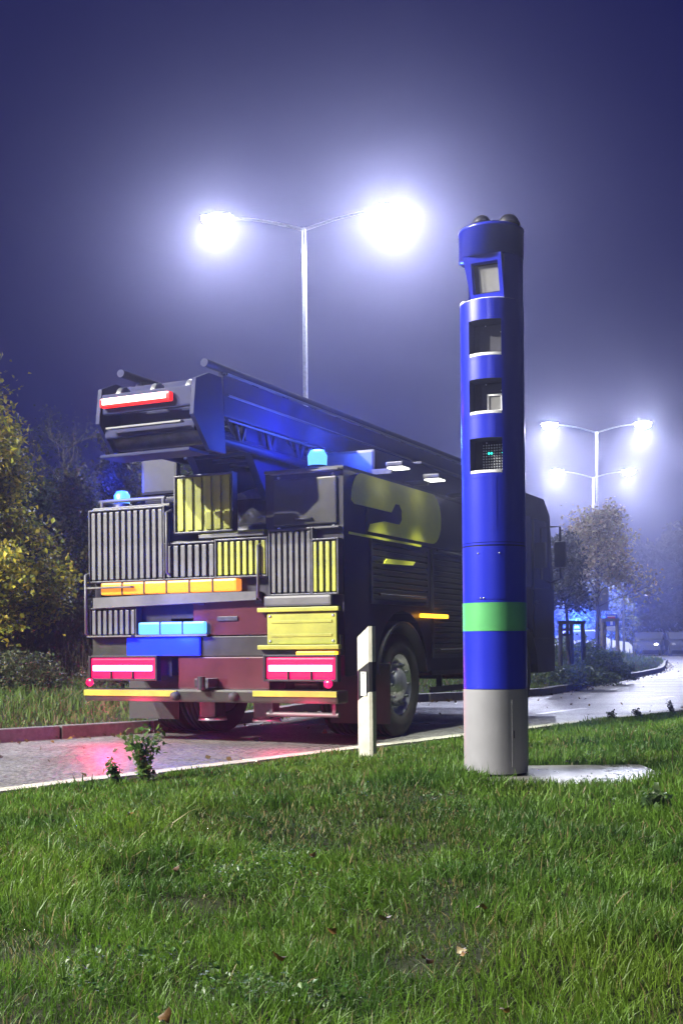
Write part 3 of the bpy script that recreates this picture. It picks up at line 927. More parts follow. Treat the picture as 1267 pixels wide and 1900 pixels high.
# yellow tray edge and operator's panel up on the deck
part(MB().box(-0.03, 0.55, 0.72, 1.35, 1.872, 1.93, bev=0.025), 'podium_edge', M['yellow'])
part(MB().box(-0.045, -0.031, 0.72, 1.35, 1.875, 1.905), 'podium_strip', M['silver'])
# rear fittings
for k in range(1, 6):
    y = 0.98+1.40*k/6
    part(MB().box(-0.053, 0.0, y-0.008, y+0.008, 1.384, 1.502), 'bar_divider', M['black'])
for y in (1.52, 1.75):
    part(MB().box(-0.054, 0.0, y-0.006, y+0.006, 1.006, 1.122), 'lens_divider', M['black'])
for y in (0.80, 1.36):
    part(MB().box(0.006, 0.02, y-0.03, y+0.03, 1.27, 1.31, bev=0.003).tube([(0.004, y-0.035, 1.298), (0.004, y+0.035, 1.298)], 0.008, 8), 'hinge', M['darksteel'])
for y in (0.09, 0.67):
    for z in (0.93, 1.15):
        part(MB().lathe([(0.001, -0.038), (0.012, -0.036), (0.012, -0.028)], 10, 'X', center=(0, y, z)), 'bolt', M['steel'])
for z in (0.98, 1.10):
    part(MB().box(-0.036, -0.031, 0.10, 0.66, z-0.012, z+0.012, bev=0.002), 'pressed_rib', M['yellow'])
for y in (0.98, 1.56):
    part(MB().lathe([(0.001, -0.15), (0.035, -0.148), (0.045, -0.10)], 14, 'X', center=(0, y, 0.44)), 'rubber_buffer', M['rubber'])
for (y, z) in ((0.12, 1.93), (0.62, 1.93), (0.12, 2.38), (0.62, 2.38)):
    part(MB().lathe([(0.001, 0.048), (0.013, 0.05), (0.013, 0.061)], 10, 'X', center=(0, y, z)), 'bolt', M['steel'])
part(MB().box(0.03, 0.058, 0.08, 0.66, 1.95, 2.36, bev=0.012), 'upper_hatch', M['shutter'])
part(MB().tube([(0.028, 0.30, 2.0), (0.0, 0.30, 2.0), (0.0, 0.44, 2.0), (0.028, 0.44, 2.0)], 0.010, 8), 'hatch_handle', M['silver'])
for y in (0.20, 2.35):
    part(MB().box(0.78, 0.80, y-0.27, y+0.30, 0.16, 0.72, bev=0.004), 'mudflap', M['rubber'])
for y in (0.10, 2.46):
    part(MB().lathe([(0.001, -0.012), (0.036, -0.012), (0.04, 0.0)], 18, 'X', center=(-0.115, y, 0.56)), 'round_reflector', M['tailred'])
for y in (0.86, 1.40):
    j = part(MB().box(0.16, 0.34, y-0.08, y+0.08, 0.22, 0.60, bev=0.01), 'jack_leg', M['darksteel'])
    MB().lathe([(0.001, 0.20), (0.13, 0.20), (0.12, 0.23), (0.05, 0.25)], 18, center=(0.25, y, 0)).build('jack_foot', M['steel'], j)
hk = MB(); hk.box(-0.16, 0.05, 1.20, 1.34, 0.52, 0.60, bev=0.01); hk.tube([(-0.16, 1.27, 0.50), (-0.16, 1.27, 0.62)], 0.035, 10)
part(hk, 'tow_hitch', M['darksteel'])
for (y, za, zb) in ((0.76, 1.30, 1.80), (1.66, 1.55, 2.15), (2.53, 1.0, 1.6)):
    b_ = MB(); b_.tube([(0.0, y, za), (-0.07, y, za+0.02), (-0.07, y, zb-0.02), (0.0, y, zb)], 0.014, 8)
    part(b_, 'grab_handle', M['silver'])
for y0, y1, z0, z1 in ((0.70, 1.20, 1.505, 1.517), (1.20, 2.51, 1.505, 1.517), (1.705, 2.52, 2.184, 2.20), (0.04, 0.68, 1.905, 1.92), (0.04, 0.68, 2.405, 2.42)):
    part(MB().box(-0.02, 0.055, y0, y1, z0, z1, bev=0.004), 'trim_strip', M['silver'])
# folded steps under the locker
for z in (1.03, 1.20):
    part(MB().box(-0.10, 0.0, 2.02, 2.50, z+0.245, z+0.262, bev=0.004) if z > 1.1 else MB().box(-0.10, 0.0, 2.02, 2.50, 0.985, 1.0, bev=0.004), 'step', M['tread'])
# a rolled hose on the deck and a stowed hook ladder on the right
hb_ = MB()
for k in range(5):
    hb_.tube([(0.62+0.17*math.cos(a)*(1-0.16*k), 0.42+0.17*math.sin(a)*(1-0.16*k), 2.485+0.0*k) for a in [2*PI*i/20 for i in range(21)]], 0.026, 6, caps=False)
part(hb_, 'hose_roll', M['darksteel'])
# ---------------- turntable
tt = part(MB().lathe([(0.001, 1.872), (0.44, 1.872), (0.46, 1.92), (0.46, 2.02), (0.40, 2.06), (0.36, 2.06), (0.34, 2.30), (0.001, 2.30)], 36, center=(1.0, 1.235, 0)), 'turntable', M['darksteel'])
pil = MB()
for y in (0.93, 1.50):
    pil.prism([(0.45, 2.25), (1.55, 2.25), (1.35, 2.62), (0.35, 3.02), (0.05, 3.02), (0.05, 2.75)], y, y+0.07, 'XZ')
part(pil, 'ladder_pedestal', M['navy'])
part(MB().box(-0.02, 0.0, 1.02, 1.58, 1.935, 2.44, bev=0.008), 'operator_panel_backing', M['black'])
slats(1.02, 1.58, 1.94, 2.44, 6, M['yellow'], 'operator_panel', 0.022, -0.02, M['yellow'])
# operator seat and console at the left
st = part(MB().box(0.25, 0.62, 1.72, 2.10, 2.26, 2.34, bev=0.03), 'operator_seat', M['black'])
MB().box(0.20, 0.28, 1.72, 2.10, 2.34, 2.72, bev=0.03).build('seat_back', M['black'], st)
# guard rail on the left of the podium
gr = MB()
for y in (1.80, 2.46): gr.tube([(0.1, y, 2.23), (0.1, y, 2.29)], 0.018, 8)
gr.tube([(0.1, 1.78, 2.29), (0.1, 2.48, 2.29), (0.9, 2.48, 2.29)], 0.018, 8)
part(gr, 'guard_rail', M['silver'])
# lifting rams
ram = MB()
for y in (1.06, 1.40): ram.tube([(0.8, y, 2.32), (2.3, y, 2.74)], 0.065, 12).tube([(1.9, y, 2.63), (2.6, y, 2.82)], 0.04, 10)
part(ram, 'lifting_ram', M['steel'])
# ---------------- the ladder, four nested trusses
def truss(x0, x1, y0, y1, z0, z1, bay, rr, name, mt):
    b = MB()
    for y in (y0, y1):
        b.tube([(x0, y, z0), (x1, y, z0)], rr*1.15, 8)
        b.tube([(x0, y, z1), (x1, y, z1)], rr, 8)
        n = max(2, int((x1-x0)/bay))
        for i in range(n):
            a = x0+(x1-x0)*i/n; c = x0+(x1-x0)*(i+1)/n
            b.tube([(a, y, z0), ((a+c)/2, y, z1)], rr*0.6, 6); b.tube([((a+c)/2, y, z1), (c, y, z0)], rr*0.6, 6)
    n = max(2, int((x1-x0)/0.3))
    for i in range(n+1):
        a = x0+(x1-x0)*i/n; b.tube([(a, y0, z0), (a, y1, z0)], rr*0.6, 6)
    return part(b, name, mt)
truss(-0.75, 6.6, 0.86, 1.66, 2.78, 3.40, 0.55, 0.036, 'ladder_section', M['navy'])
truss(-0.60, 6.75, 0.94, 1.58, 2.84, 3.30, 0.50, 0.028, 'ladder_section', M['navy'])
truss(-0.45, 6.9, 1.01, 1.51, 2.89, 3.20, 0.45, 0.024, 'ladder_section', M['navy'])
truss(-0.30, 7.0, 1.07, 1.45, 2.93, 3.12, 0.40, 0.020, 'ladder_section', M['navy'])
# hose tray and cover plates of the ladder
cv = MB()
cv.box(-0.55, 6.3, 0.80, 0.835, 2.98, 3.33, bev=0.01)
cv.box(-0.55, 6.3, 1.685, 1.72, 2.98, 3.33, bev=0.01)
cv.box(0.8, 6.4, 0.96, 1.56, 2.805, 2.83)
part(cv, 'ladder_side_plate', M['navy'])
part(MB().box(-0.2, 6.0, 1.14, 1.38, 3.215, 3.30, bev=0.01), 'cable_tray', M['darksteel'])
# counterweight box and drive at the tail
for y in (0.80, 1.685):
    part(MB().prism([(-1.02, 2.92), (-0.98, 3.22), (-0.78, 3.30), (-0.58, 3.30), (-0.52, 2.66), (-0.78, 2.66)], y, y+0.035, 'XZ'), 'tail_side_plate', M['navy'])
part(MB().box(-0.985, -0.93, 0.837, 1.683, 3.0, 3.17, bev=0.015), 'tail_crossbeam', M['navy'])
part(MB().box(-0.95, -0.90, 0.837, 1.683, 2.80, 2.90, bev=0.015), 'tail_crossbeam', M['navy'])
part(MB().tube([(-0.74, 0.84, 2.82), (-0.74, 1.68, 2.82)], 0.10, 20), 'cable_drum', M['darksteel'])
part(MB().box(-0.72, -0.66, 0.837, 1.683, 2.92, 3.28, bev=0.01), 'tail_bulkhead', M['navy'])
for y in (0.93, 1.26, 1.59):
    wl = part(MB().lathe([(0.03, -0.02), (0.09, -0.02), (0.075, 0), (0.09, 0.02), (0.03, 0.02)], 20, 'Y', center=(-0.80, y, 3.17)), 'pulley', M['steel'])
part(MB().box(-1.02, -0.72, 0.84, 1.68, 2.625, 2.652, bev=0.006), 'tail_plate', M['navy'])
lm = part(MB().box(-1.05, -0.987, 1.00, 1.66, 3.045, 3.125, bev=0.02), 'ladder_marker_lamp', M['tailtop'])
MB().box(-1.063, -1.045, 1.03, 1.63, 3.065, 3.105, bev=0.008).build('led_bar', M['topred'], lm)
part(MB().box(-1.05, -1.0, 0.90, 1.60, 2.86, 2.875), 'tail_trim', M['silver'])
# thin bright conduits along the ladder
cd = MB()
for (y, z) in ((0.795, 3.345), (0.79, 2.95), (0.785, 3.16)):
    cd.tube([(-0.5, y, z), (6.2, y, z)], 0.010, 6)
part(cd, 'conduit', M['silver'])
# blue beacon at the rear right of the deck, lit, washing the ladder
for o in TRK.children:
    if o.name.split('.')[0] in ('ladder_section', 'ladder_side_plate', 'cable_tray', 'tail_side_plate', 'tail_crossbeam', 'cable_drum', 'tail_bulkhead', 'pulley', 'tail_plate', 'tail_trim', 'ladder_marker_lamp', 'conduit'):
        o.location.z -= 0.13
bc = part(MB().lathe([(0.10, 2.45), (0.10, 2.50), (0.085, 2.51)], 18, center=(0.35, 0.40, 0)), 'beacon', M['black'])
MB().lathe([(0.08, 2.505), (0.085, 2.60), (0.06, 2.65), (0.001, 2.66)], 18, center=(0.35, 0.40, 0)).build('beacon_dome', M['bluelight'], bc)
bl = bpy.data.lights.new('beacon_light', 'POINT'); bl.energy = 130; bl.color = (0.04, 0.10, 1.0); bl.shadow_soft_size = 0.1
blo = bpy.data.objects.new('beacon_light', bl); COL.objects.link(blo); blo.parent = bc; blo.location = (0.35, 0.40, 2.76)
bc2 = part(MB().lathe([(0.09, 2.23), (0.09, 2.28), (0.075, 2.29)], 18, center=(0.30, 2.38, 0)), 'beacon', M['black'])
MB().lathe([(0.07, 2.285), (0.075, 2.37), (0.05, 2.41), (0.001, 2.42)], 18, center=(0.30, 2.38, 0)).build('beacon_dome', M['bluelight'], bc2)
lamp('beacon_light', bc2, (0.1, 2.38, 2.50), 60, (0.03, 0.07, 1.0))
# added lamps along the right roof edge, put in to light the yellow emblem
for x in (0.75, 1.65, 2.75):
    wl = part(MB().box(x-0.10, x+0.10, -0.26, -0.10, 2.50, 2.545, bev=0.012).box(x-0.02, x+0.02, -0.12, 0.10, 2.452, 2.50), 'emblem_fill_lamp', M['darksteel'])
    MB().box(x-0.085, x+0.085, -0.25, -0.11, 2.488, 2.499).build('lens', M['filllens'], wl)
    ld = bpy.data.lights.new('emblem_fill_light', 'SPOT'); ld.energy = FILL_W; ld.color = (0.95, 1.0, 0.85); ld.spot_size = R(120); ld.spot_blend = 0.7; ld.shadow_soft_size = 0.05
    lo = bpy.data.objects.new('emblem_fill_light', ld); COL.objects.link(lo); lo.parent = wl; lo.location = (x, -0.19, 2.47)
    lo.rotation_euler = (R(-38), 0, 0)
# stacked equipment box on the right deck, dark
part(MB().box(0.9, 3.9, 0.10, 0.70, 2.455, 2.72, bev=0.03), 'equipment_box', M['shutter'])
part(MB().box(2.0, 4.6, 0.08, 0.72, 2.723, 2.75, bev=0.01), 'equipment_lid', M['silver'])
# ---------------- cab
_before = set(TRK.children)
cab_side = [(5.10, 0.62), (5.10, 2.70), (5.25, 2.80), (6.75, 2.80), (7.02, 2.60), (7.20, 1.55), (7.22, 0.50), (6.42, 0.50)]
for k in range(9):
    a = PI*k/8; cab_side.append((5.75+0.64*math.cos(a), 0.60+0.58*math.sin(a)))
c = MB(); c.prism(cab_side, 0.04, 2.51, 'XZ')
part(c, 'cab', M['body'])
for y0, y1, s in ((0.025, 0.038, 0), (2.512, 2.525, 1)):
    part(MB().prism([(6.25, 1.60), (6.25, 2.50), (6.78, 2.50), (7.02, 1.62)], y0, y1, 'XZ'), 'side_window', M['cabglass'])
    part(MB().prism([(5.25, 1.60), (5.25, 2.50), (6.12, 2.50), (6.12, 1.60)], y0, y1, 'XZ'), 'side_window', M['cabglass'])
ws = MB(); ws.add([(7.21, 0.18, 1.62), (7.21, 2.37, 1.62), (7.055, 2.37, 2.54), (7.055, 0.18, 2.54),
                   (7.19, 0.18, 1.62), (7.19, 2.37, 1.62), (7.035, 2.37, 2.54), (7.035, 0.18, 2.54)],
                  [(0, 1, 2, 3), (7, 6, 5, 4), (0, 4, 5, 1), (2, 6, 7, 3), (1, 5, 6, 2), (0, 3, 7, 4)])
part(ws, 'windscreen', M['cabglass'])
dr = part(MB().box(6.20, 7.0, 0.018, 0.038, 0.95, 1.58, bev=0.006), 'cab_door', M['body'])
MB().box(6.25, 6.40, -0.01, 0.018, 1.40, 1.44, bev=0.005).build('handle', M['black'], dr)
mi = MB(); mi.tube([(6.95, 0.02, 2.45), (7.0, -0.10, 2.45), (7.0, -0.10, 1.75), (6.98, 0.02, 1.70)], 0.015, 8)
mi.box(6.94, 7.03, -0.18, -0.03, 1.90, 2.25, bev=0.03)
part(mi, 'mirror', M['black'])
lb = part(MB().box(6.2, 6.55, 0.45, 2.1, 2.80, 2.86, bev=0.015), 'light_bar', M['black'])
for y in (0.5, 1.75):
    MB().box(6.22, 6.53, y, y+0.32, 2.862, 2.96, bev=0.04).build('beacon_dome', M['bluelight'], lb)
part(MB().box(7.20, 7.24, 0.5, 2.05, 0.85, 1.35, bev=0.01), 'grille', M['black'])
for y in (0.6, 1.75):
    part(MB().box(7.235, 7.27, y, y+0.22, 1.02, 1.12, bev=0.02), 'front_flasher', M['bluelight'])
for y in (0.15, 2.12):
    part(MB().box(7.20, 7.25, y, y+0.30, 0.62, 0.80, bev=0.02), 'headlight', M['paleglass'])
for o in TRK.children:
    if o not in _before: o.location.x -= 0.55
# ------------------------------------------------------------------ vegetation
def leaf_mesh(name, P, size, tints, droop=0.2, m='leaf', out=None):
    """P: (n,3) centres; one folded diamond leaf per point"""
    n = len(P)
    a = RNG.uniform(0, 2*PI, n); b = RNG.normal(0, 0.7, n) - droop
    t = np.stack([np.cos(a)*np.cos(b), np.sin(a)*np.cos(b), np.sin(b)], -1)
    up = np.stack([RNG.normal(0, .5, n), RNG.normal(0, .5, n), np.ones(n)], -1)
    s = np.cross(t, up); s /= np.linalg.norm(s, axis=1, keepdims=True)+1e-9
    nn = np.cross(s, t)
    L = (size*RNG.uniform(0.6, 1.35, n))[:, None]
    wv = L*0.36
    base = P - t*L*0.5; tip = P + t*L*0.5 - nn*L*0.08
    l = P - t*L*0.06 + s*wv + nn*L*0.10; r = P - t*L*0.06 - s*wv + nn*L*0.10
    V = np.stack([base, l, tip, r], 1).reshape(-1, 3)
    F = np.arange(4*n).reshape(n, 4)
    F2 = np.concatenate([F[:, [0, 1, 2]], F[:, [0, 2, 3]]])
    me = bpy.data.meshes.new(name)
    fast_mesh(me, V, tris=F2)
    C = np.repeat(np.concatenate([tints, np.ones((n, 1))], 1), 4, axis=0)
    at_ = me.attributes.new('tint', 'FLOAT_COLOR', 'POINT'); at_.data.foreach_set('color', C.astype(np.float32).ravel())
    me.materials.append(M[m])
    return me

def fast_mesh(me, V, tris=None, quads=None):
    nt = 0 if tris is None else len(tris); nq = 0 if quads is None else len(quads)
    me.vertices.add(len(V)); me.vertices.foreach_set('co', V.astype(np.float32).ravel())
    loops = np.concatenate(([tris.ravel()] if nt else []) + ([quads.ravel()] if nq else []))
    me.loops.add(len(loops)); me.loops.foreach_set('vertex_index', loops.astype(np.int32))
    st = np.concatenate([np.arange(nt)*3, nt*3+np.arange(nq)*4]).astype(np.int32)
    me.polygons.add(nt+nq); me.polygons.foreach_set('loop_start', st)
    me.polygons.foreach_set('use_smooth', np.ones(nt+nq, bool))
    me.update(calc_edges=True); me.validate()

def tints(n, cols, spread=0.18):
    c = np.array(cols)[RNG.integers(0, len(cols), n)]
    return np.clip(c*RNG.normal(1, spread, (n, 1))*RNG.normal(1, 0.06, (n, 3)), 0.002, 0.9)

def limbs(height, r0, trunk_h, spread, n_limb, seed, levels=2, up=0.5, twig=5, bare=False):
    """trunk, limbs and twigs as one mesh; returns builder and twig points"""
    rg = random.Random(seed); b = MB(); tips = []
    pts = []; x = y = 0.0
    N = 10
    for i in range(N+1):
        pts.append(Vector((x, y, height*0.97*i/N))); x += rg.gauss(0, 0.012*height); y += rg.gauss(0, 0.012*height)
    b.tube(pts, [r0*(1-0.93*(i/N))**0.9+0.004 for i in range(N+1)], 8)
    def grow(p, d, L, r, lev):
        n = 5; q = [p]; dd = d.copy()
        for i in range(n):
            dd = (dd + Vector((rg.gauss(0, .16), rg.gauss(0, .16), rg.gauss(0.04, .12)))).normalized()
            q.append(q[-1] + dd*L/n)
        b.tube(q, [r*(1-0.8*i/n)+0.0015 for i in range(n+1)], 5 if lev == 0 else 4, caps=False)
        for i in range(1, n+1): tips.append(q[i])
        if lev < levels:
            for k in range(twig):
                i = rg.randint(1, n-1); pp_ = q[i].lerp(q[i+1], rg.random())
                side = dd.orthogonal().normalized(); side.rotate(Matrix.Rotation(rg.uniform(0, 2*PI), 3, dd))
                grow(pp_, (dd*0.75+side*0.8+Vector((0, 0, .15))).normalized(), L*rg.uniform(.35, .6), r*0.45, lev+1)
    for k in range(n_limb):
        u = trunk_h/height + (0.97-trunk_h/height)*(k+0.5)/n_limb
        f = u*N; i = min(int(f), N-1); p = pts[i].lerp(pts[i+1], f-i)
        a = k*2.4 + rg.uniform(-.4, .4)
        prof = spread((u*height-trunk_h)/(height-trunk_h))
        d = Vector((math.cos(a), math.sin(a), up*rg.uniform(0.6, 1.4))).normalized()
        grow(p, d, prof*rg.uniform(.75, 1.15), r0*0.38*(1-u*0.7), 0)
    return b, tips

def tree(name, loc, height, r0, trunk_h, spread, n_limb, seed, label, leaves, size, cols, jitter=0.12, levels=2, up=0.5, group=None, cat='tree', cut=None, twig=5):
    t = empty(name, loc, 0, label, cat, group)
    b, tips = limbs(height, r0, trunk_h, spread, n_limb, seed, levels, up, twig)
    b.build('trunk', M['bark'], t)
    if leaves:
        tp = np.array([tuple(p) for p in tips])
        tp = tp[tp[:, 2] > trunk_h*0.9]
        P = tp[RNG.integers(0, len(tp), leaves)] + RNG.normal(0, jitter, (leaves, 3))
        if cut: P = P[cut(P)]
        link('crown', leaf_mesh('crown', P, size, tints(len(P), cols)), t)
    return t

YEL = [(0.34, 0.29, 0.03), (0.27, 0.25, 0.035), (0.20, 0.20, 0.035), (0.40, 0.33, 0.035), (0.12, 0.14, 0.03)]
OLIVE = [(0.075, 0.07, 0.028), (0.05, 0.05, 0.02), (0.10, 0.09, 0.04), (0.035, 0.038, 0.018)]
DARK = [(0.022, 0.034, 0.016), (0.03, 0.045, 0.02), (0.018, 0.024, 0.014)]
GOLD = [(0.44, 0.36, 0.18), (0.34, 0.27, 0.13), (0.24, 0.20, 0.10), (0.50, 0.43, 0.24)]
GREEN = [(0.05, 0.10, 0.03), (0.07, 0.12, 0.035), (0.035, 0.07, 0.02)]

def vz(x, y): return float(verge_z(np.array([x]), np.array([y]))[0]) - 0.02
# yellow tree at the left edge, upper limbs nearly bare
q = at(-48, 1195, 17.0)
def cutA(P):
    # upper crown has lost most leaves
    return RNG.random(len(P)) < np.clip(1.1 - 0.75*np.maximum(P[:, 2]-2.7, 0), 0.06, 1)
tree('maple_tree', (q.x, 17.0, vz(q.x, 17)), 5.0, 0.09, 0.95, lambda t: 0.95*(1-0.75*t)+0.12, 30, 3,
     'yellow autumn tree at the left edge with bare upper twigs beside the hedge', 36000, 0.078, YEL, 0.13, 2, 0.7, 'trees in the verge', cut=cutA)
q = at(124, 1195, 30.0)
tree('bare_tree', (q.x, 30.0, vz(q.x, 30)), 6.0, 0.12, 1.6, lambda t: 1.9*(1-0.55*t)+0.1, 26, 5,
     'tall dark tree with thin twigs behind the ivy-covered column of leaves', 2500, 0.07, DARK, 0.2, 2, 0.9, 'trees in the verge')
q = at(207, 1195, 23.0)
tree('ivy_column_tree', (q.x, 23.0, vz(q.x, 23)), 4.95, 0.10, 0.3, lambda t: 0.33-0.12*t, 60, 8,
     'narrow column of olive leaves standing left above the fire engine locker', 13000, 0.10, OLIVE, 0.12, 1, 0.35, 'trees in the verge', twig=4)
q = at(140, 1195, 21.0)
tree('hornbeam_tree', (q.x, 21.0, vz(q.x, 21)), 3.75, 0.07, 0.2, lambda t: 0.75*(1-0.85*t)+0.1, 40, 9,
     'bushy olive tree tapering to a point between the hedge and the leaf column', 9000, 0.09, OLIVE, 0.14, 1, 0.5, 'trees in the verge', twig=4)
q = at(95, 1195, 27.0)
tree('dark_yew_tree', (q.x, 27.0, vz(q.x, 27)), 4.2, 0.12, 0.2, lambda t: 1.5*(1-0.6*t)+0.2, 40, 10,
     'dense dark evergreen behind the hedge left of the fire engine', 26000, 0.13, DARK, 0.22, 1, 0.3, 'trees in the verge', twig=4)
q = at(357, 1195, 16.5)
tree('young_tree', (q.x, 16.5, vz(q.x, 16.5)), 3.45, 0.04, 1.4, lambda t: 0.42*(1-0.75*t)+0.08, 28, 12,
     'slim dark green young tree whose top shows above the rear of the fire engine', 2400, 0.10, [(0.03, 0.055, 0.025), (0.05, 0.08, 0.035), (0.09, 0.10, 0.06)], 0.07, 1, -0.15, 'trees in the verge', twig=4)
# staked young tree on the island, dark and pointed
def stakes(base, w, h, label, mt, rz=0.2):
    t = empty('tree_stake_frame', base, rz, label, 'tree stakes', 'timber stake frames round young trees')
    for (sx, sy) in ((-1, -1), (1, -1), (0.55, 1)):
        MB().tube([(sx*w*1.08, sy*w*0.8, -0.2), (sx*w, sy*w*0.7, h)], [0.055, 0.05], 10).build('stake', mt, t)
    MB().box(-w-0.06, w+0.06, -w*0.7-0.05, -w*0.7+0.05, h, h+0.07).build('crossbar', mt, t)
    MB().tube([(w*0.95, -w*0.7, h+0.03), (0.55*w, w*0.7, h+0.03)], 0.04, 8).build('crossbar', mt, t)
    MB().tube([(-w, -w*0.7, h+0.03), (0.55*w, w*0.7, h+0.03)], 0.04, 8).build('crossbar', mt, t)
    for z in (h-0.16, h-0.28):
        MB().box(-w*0.9, w*0.15, -0.03, 0.0, z, z+0.06).build('tie_board', mt, t)
    return t
q = at(1052, 1195, 27.5); zb = vz(q.x, 27.5)
tree('young_tree', (q.x, 27.5, zb), 3.4, 0.045, 1.55, lambda t: 0.62*(1-0.88*t**0.8)+0.07, 40, 14,
     'dark pointed young tree growing inside a timber stake frame right of the tower', 5200, 0.10, [(0.020, 0.026, 0.016), (0.03, 0.035, 0.02), (0.10, 0.10, 0.08)], 0.08, 1, 0.05, 'trees on the island', twig=5)
stakes((q.x+0.02, 27.5, zb), 0.27, 1.22, 'dark timber frame of stakes round the pointed young tree', M['darktimber'])
q = at(1107, 1195, 33.0); zb = vz(q.x, 33)
tree('autumn_tree', (q.x, 33.0, zb), 4.1, 0.062, 1.75, lambda t: 1.2*(1-0.6*t)+0.12, 26, 21,
     'thinning golden autumn tree in front of the distant lamp pole', 6000, 0.11, GOLD, 0.14, 2, 0.75, 'trees on the island')
stakes((q.x+0.28, 33.3, zb), 0.27, 1.35, 'pale timber stakes beside the trunk of the golden autumn tree', M['timber'], 0.5)

# hedge of bare twigs at the left
def hedge():
    q0 = at(-260, 1195, 18.2); q1 = at(300, 1195, 18.2)
    t = empty('hedge', ((q0.x+q1.x)/2, 18.2, 0.15), 0, 'clipped grey-brown hedge of thin twigs along the verge at the left', 'hedge')
    Lh = (q1.x-q0.x)/2
    b = MB()
    for i in range(2600):
        x = RNG.uniform(-Lh, Lh); y = RNG.uniform(-0.42, 0.42); h = RNG.uniform(0.9, 1.55)
        z0 = RNG.uniform(0, 0.75)
        p0 = Vector((x, y, z0)); p1 = p0 + Vector((RNG.normal(0, .07), RNG.normal(0, .06), (h-z0)*0.6)); p2 = Vector((p1.x+RNG.normal(0, .08), p1.y+RNG.normal(0, .07), h))
        r_ = RNG.uniform(0.003, 0.008)
        b.tube([p0, p1, p2], [r_, r_*0.8, r_*0.4], 3, caps=False)
    b.build('twigs', M['bark'], t)['kind'] = 'stuff'
    n = 16000
    P = np.stack([RNG.uniform(-Lh, Lh, n), RNG.normal(0, 0.22, n).clip(-0.45, 0.45), RNG.uniform(0.03, 1.5, n)], -1)
    P = P + RNG.normal(0, 0.02, P.shape)
    o = link('leaves', leaf_mesh('leaves', P, 0.055, tints(n, [(0.05, 0.048, 0.034), (0.03, 0.034, 0.02), (0.07, 0.065, 0.05)])), t); o['kind'] = 'stuff'
hedge()

def bush(name, x, y, rx, ry, h, n, size, cols, label, seed, z=None, group='low shrubs on the verge'):
    z = vz(x, y) if z is None else z
    t = empty(name, (x, y, z), 0, label, 'shrub', group)
    rg = np.random.default_rng(seed)
    b = MB()
    for k in range(26):
        a = rg.uniform(0, 2*PI); e = rg.uniform(0.4, 1.0); 
        p2 = Vector((math.cos(a)*rx*e*0.8, math.sin(a)*ry*e*0.8, h*rg.uniform(0.5, 0.95)))
        b.tube([(rg.normal(0, .06), rg.normal(0, .06), -0.05), (p2.x*0.5, p2.y*0.5, p2.z*0.65), p2], [0.011, 0.007, 0.002], 4, caps=False)
    b.build('stems', M['bark'], t)
    d = rg.normal(0, 1, (n, 3)); d /= np.linalg.norm(d, axis=1, keepdims=True)
    d[:, 2] = np.abs(d[:, 2])
    lump = 0.72 + 0.45*vnoise(np.arctan2(d[:, 1], d[:, 0])*2.2, d[:, 2]*3.5, 1.0, seed)
    r_ = rg.random(n)**0.45*lump
    P = np.stack([d[:, 0]*rx*r_, d[:, 1]*ry*r_, 0.02+d[:, 2]*h*r_], -1)
    link('foliage', leaf_mesh('foliage', P, size, tints(n, cols)), t)
    return t
q = ground(40, 1312, 0.12)
bush('shrub', q.x-0.1, q.y+0.3, 0.75, 0.6, 0.62, 6500, 0.05, [(0.07, 0.085, 0.035), (0.10, 0.10, 0.05), (0.045, 0.06, 0.03)], 'rounded olive shrub on the verge at the left below the hedge', 41)
q = ground(215, 1306, 0.12)
bush('shrub', q.x, q.y+0.5, 0.9, 0.5, 0.45, 5000, 0.05, [(0.08, 0.06, 0.03), (0.10, 0.085, 0.04), (0.05, 0.045, 0.022)], 'low brownish scrub on the verge just left of the fire engine wheel', 42)
q = ground(1114, 1257, 0.15)
bush('shrub', q.x, q.y, 0.75, 0.6, 0.58, 5200, 0.065, [(0.045, 0.075, 0.04), (0.06, 0.095, 0.05), (0.03, 0.05, 0.03)], 'dark green leafy shrub on the island under the golden tree', 43)
q = ground(1068, 1266, 0.15)
bush('shrub', q.x, q.y, 0.8, 0.6, 0.38, 3000, 0.065, [(0.05, 0.08, 0.035), (0.07, 0.10, 0.045)], 'low weedy shrub on the island by the dark stake frame', 44)
q = ground(1190, 1247, 0.12)
bush('shrub', q.x-1.2, q.y+2.6, 1.3, 1.3, 0.85, 7000, 0.10, [(0.09, 0.14, 0.04), (0.12, 0.17, 0.05), (0.06, 0.10, 0.03)], 'pale green mound of tall growth at the rounded end of the island', 45)
# blue-lit tree beyond the island
q = at(1105, 1195, 58.0)
tree('bushy_tree', (q.x, 59.0, 0.0), 3.9, 0.10, 0.5, lambda t: 1.5*(1-0.5*t)+0.2, 36, 31,
     'bushy tree beyond the island lit blue by the added car beacon in front of it', 9000, 0.15, [(0.16, 0.18, 0.14), (0.22, 0.24, 0.2), (0.08, 0.1, 0.07)], 0.2, 1, 0.4, 'trees beyond the island', twig=4)
q = at(1142, 1195, 60.0)
tree('bushy_tree', (q.x, 60.5, 0.0), 2.7, 0.08, 0.3, lambda t: 1.0*(1-0.5*t)+0.2, 30, 32,
     'smaller bushy tree behind the blue road sign', 5000, 0.14, [(0.12, 0.14, 0.1), (0.16, 0.18, 0.14), (0.06, 0.08, 0.05)], 0.2, 1, 0.4, 'trees beyond the island', twig=4)
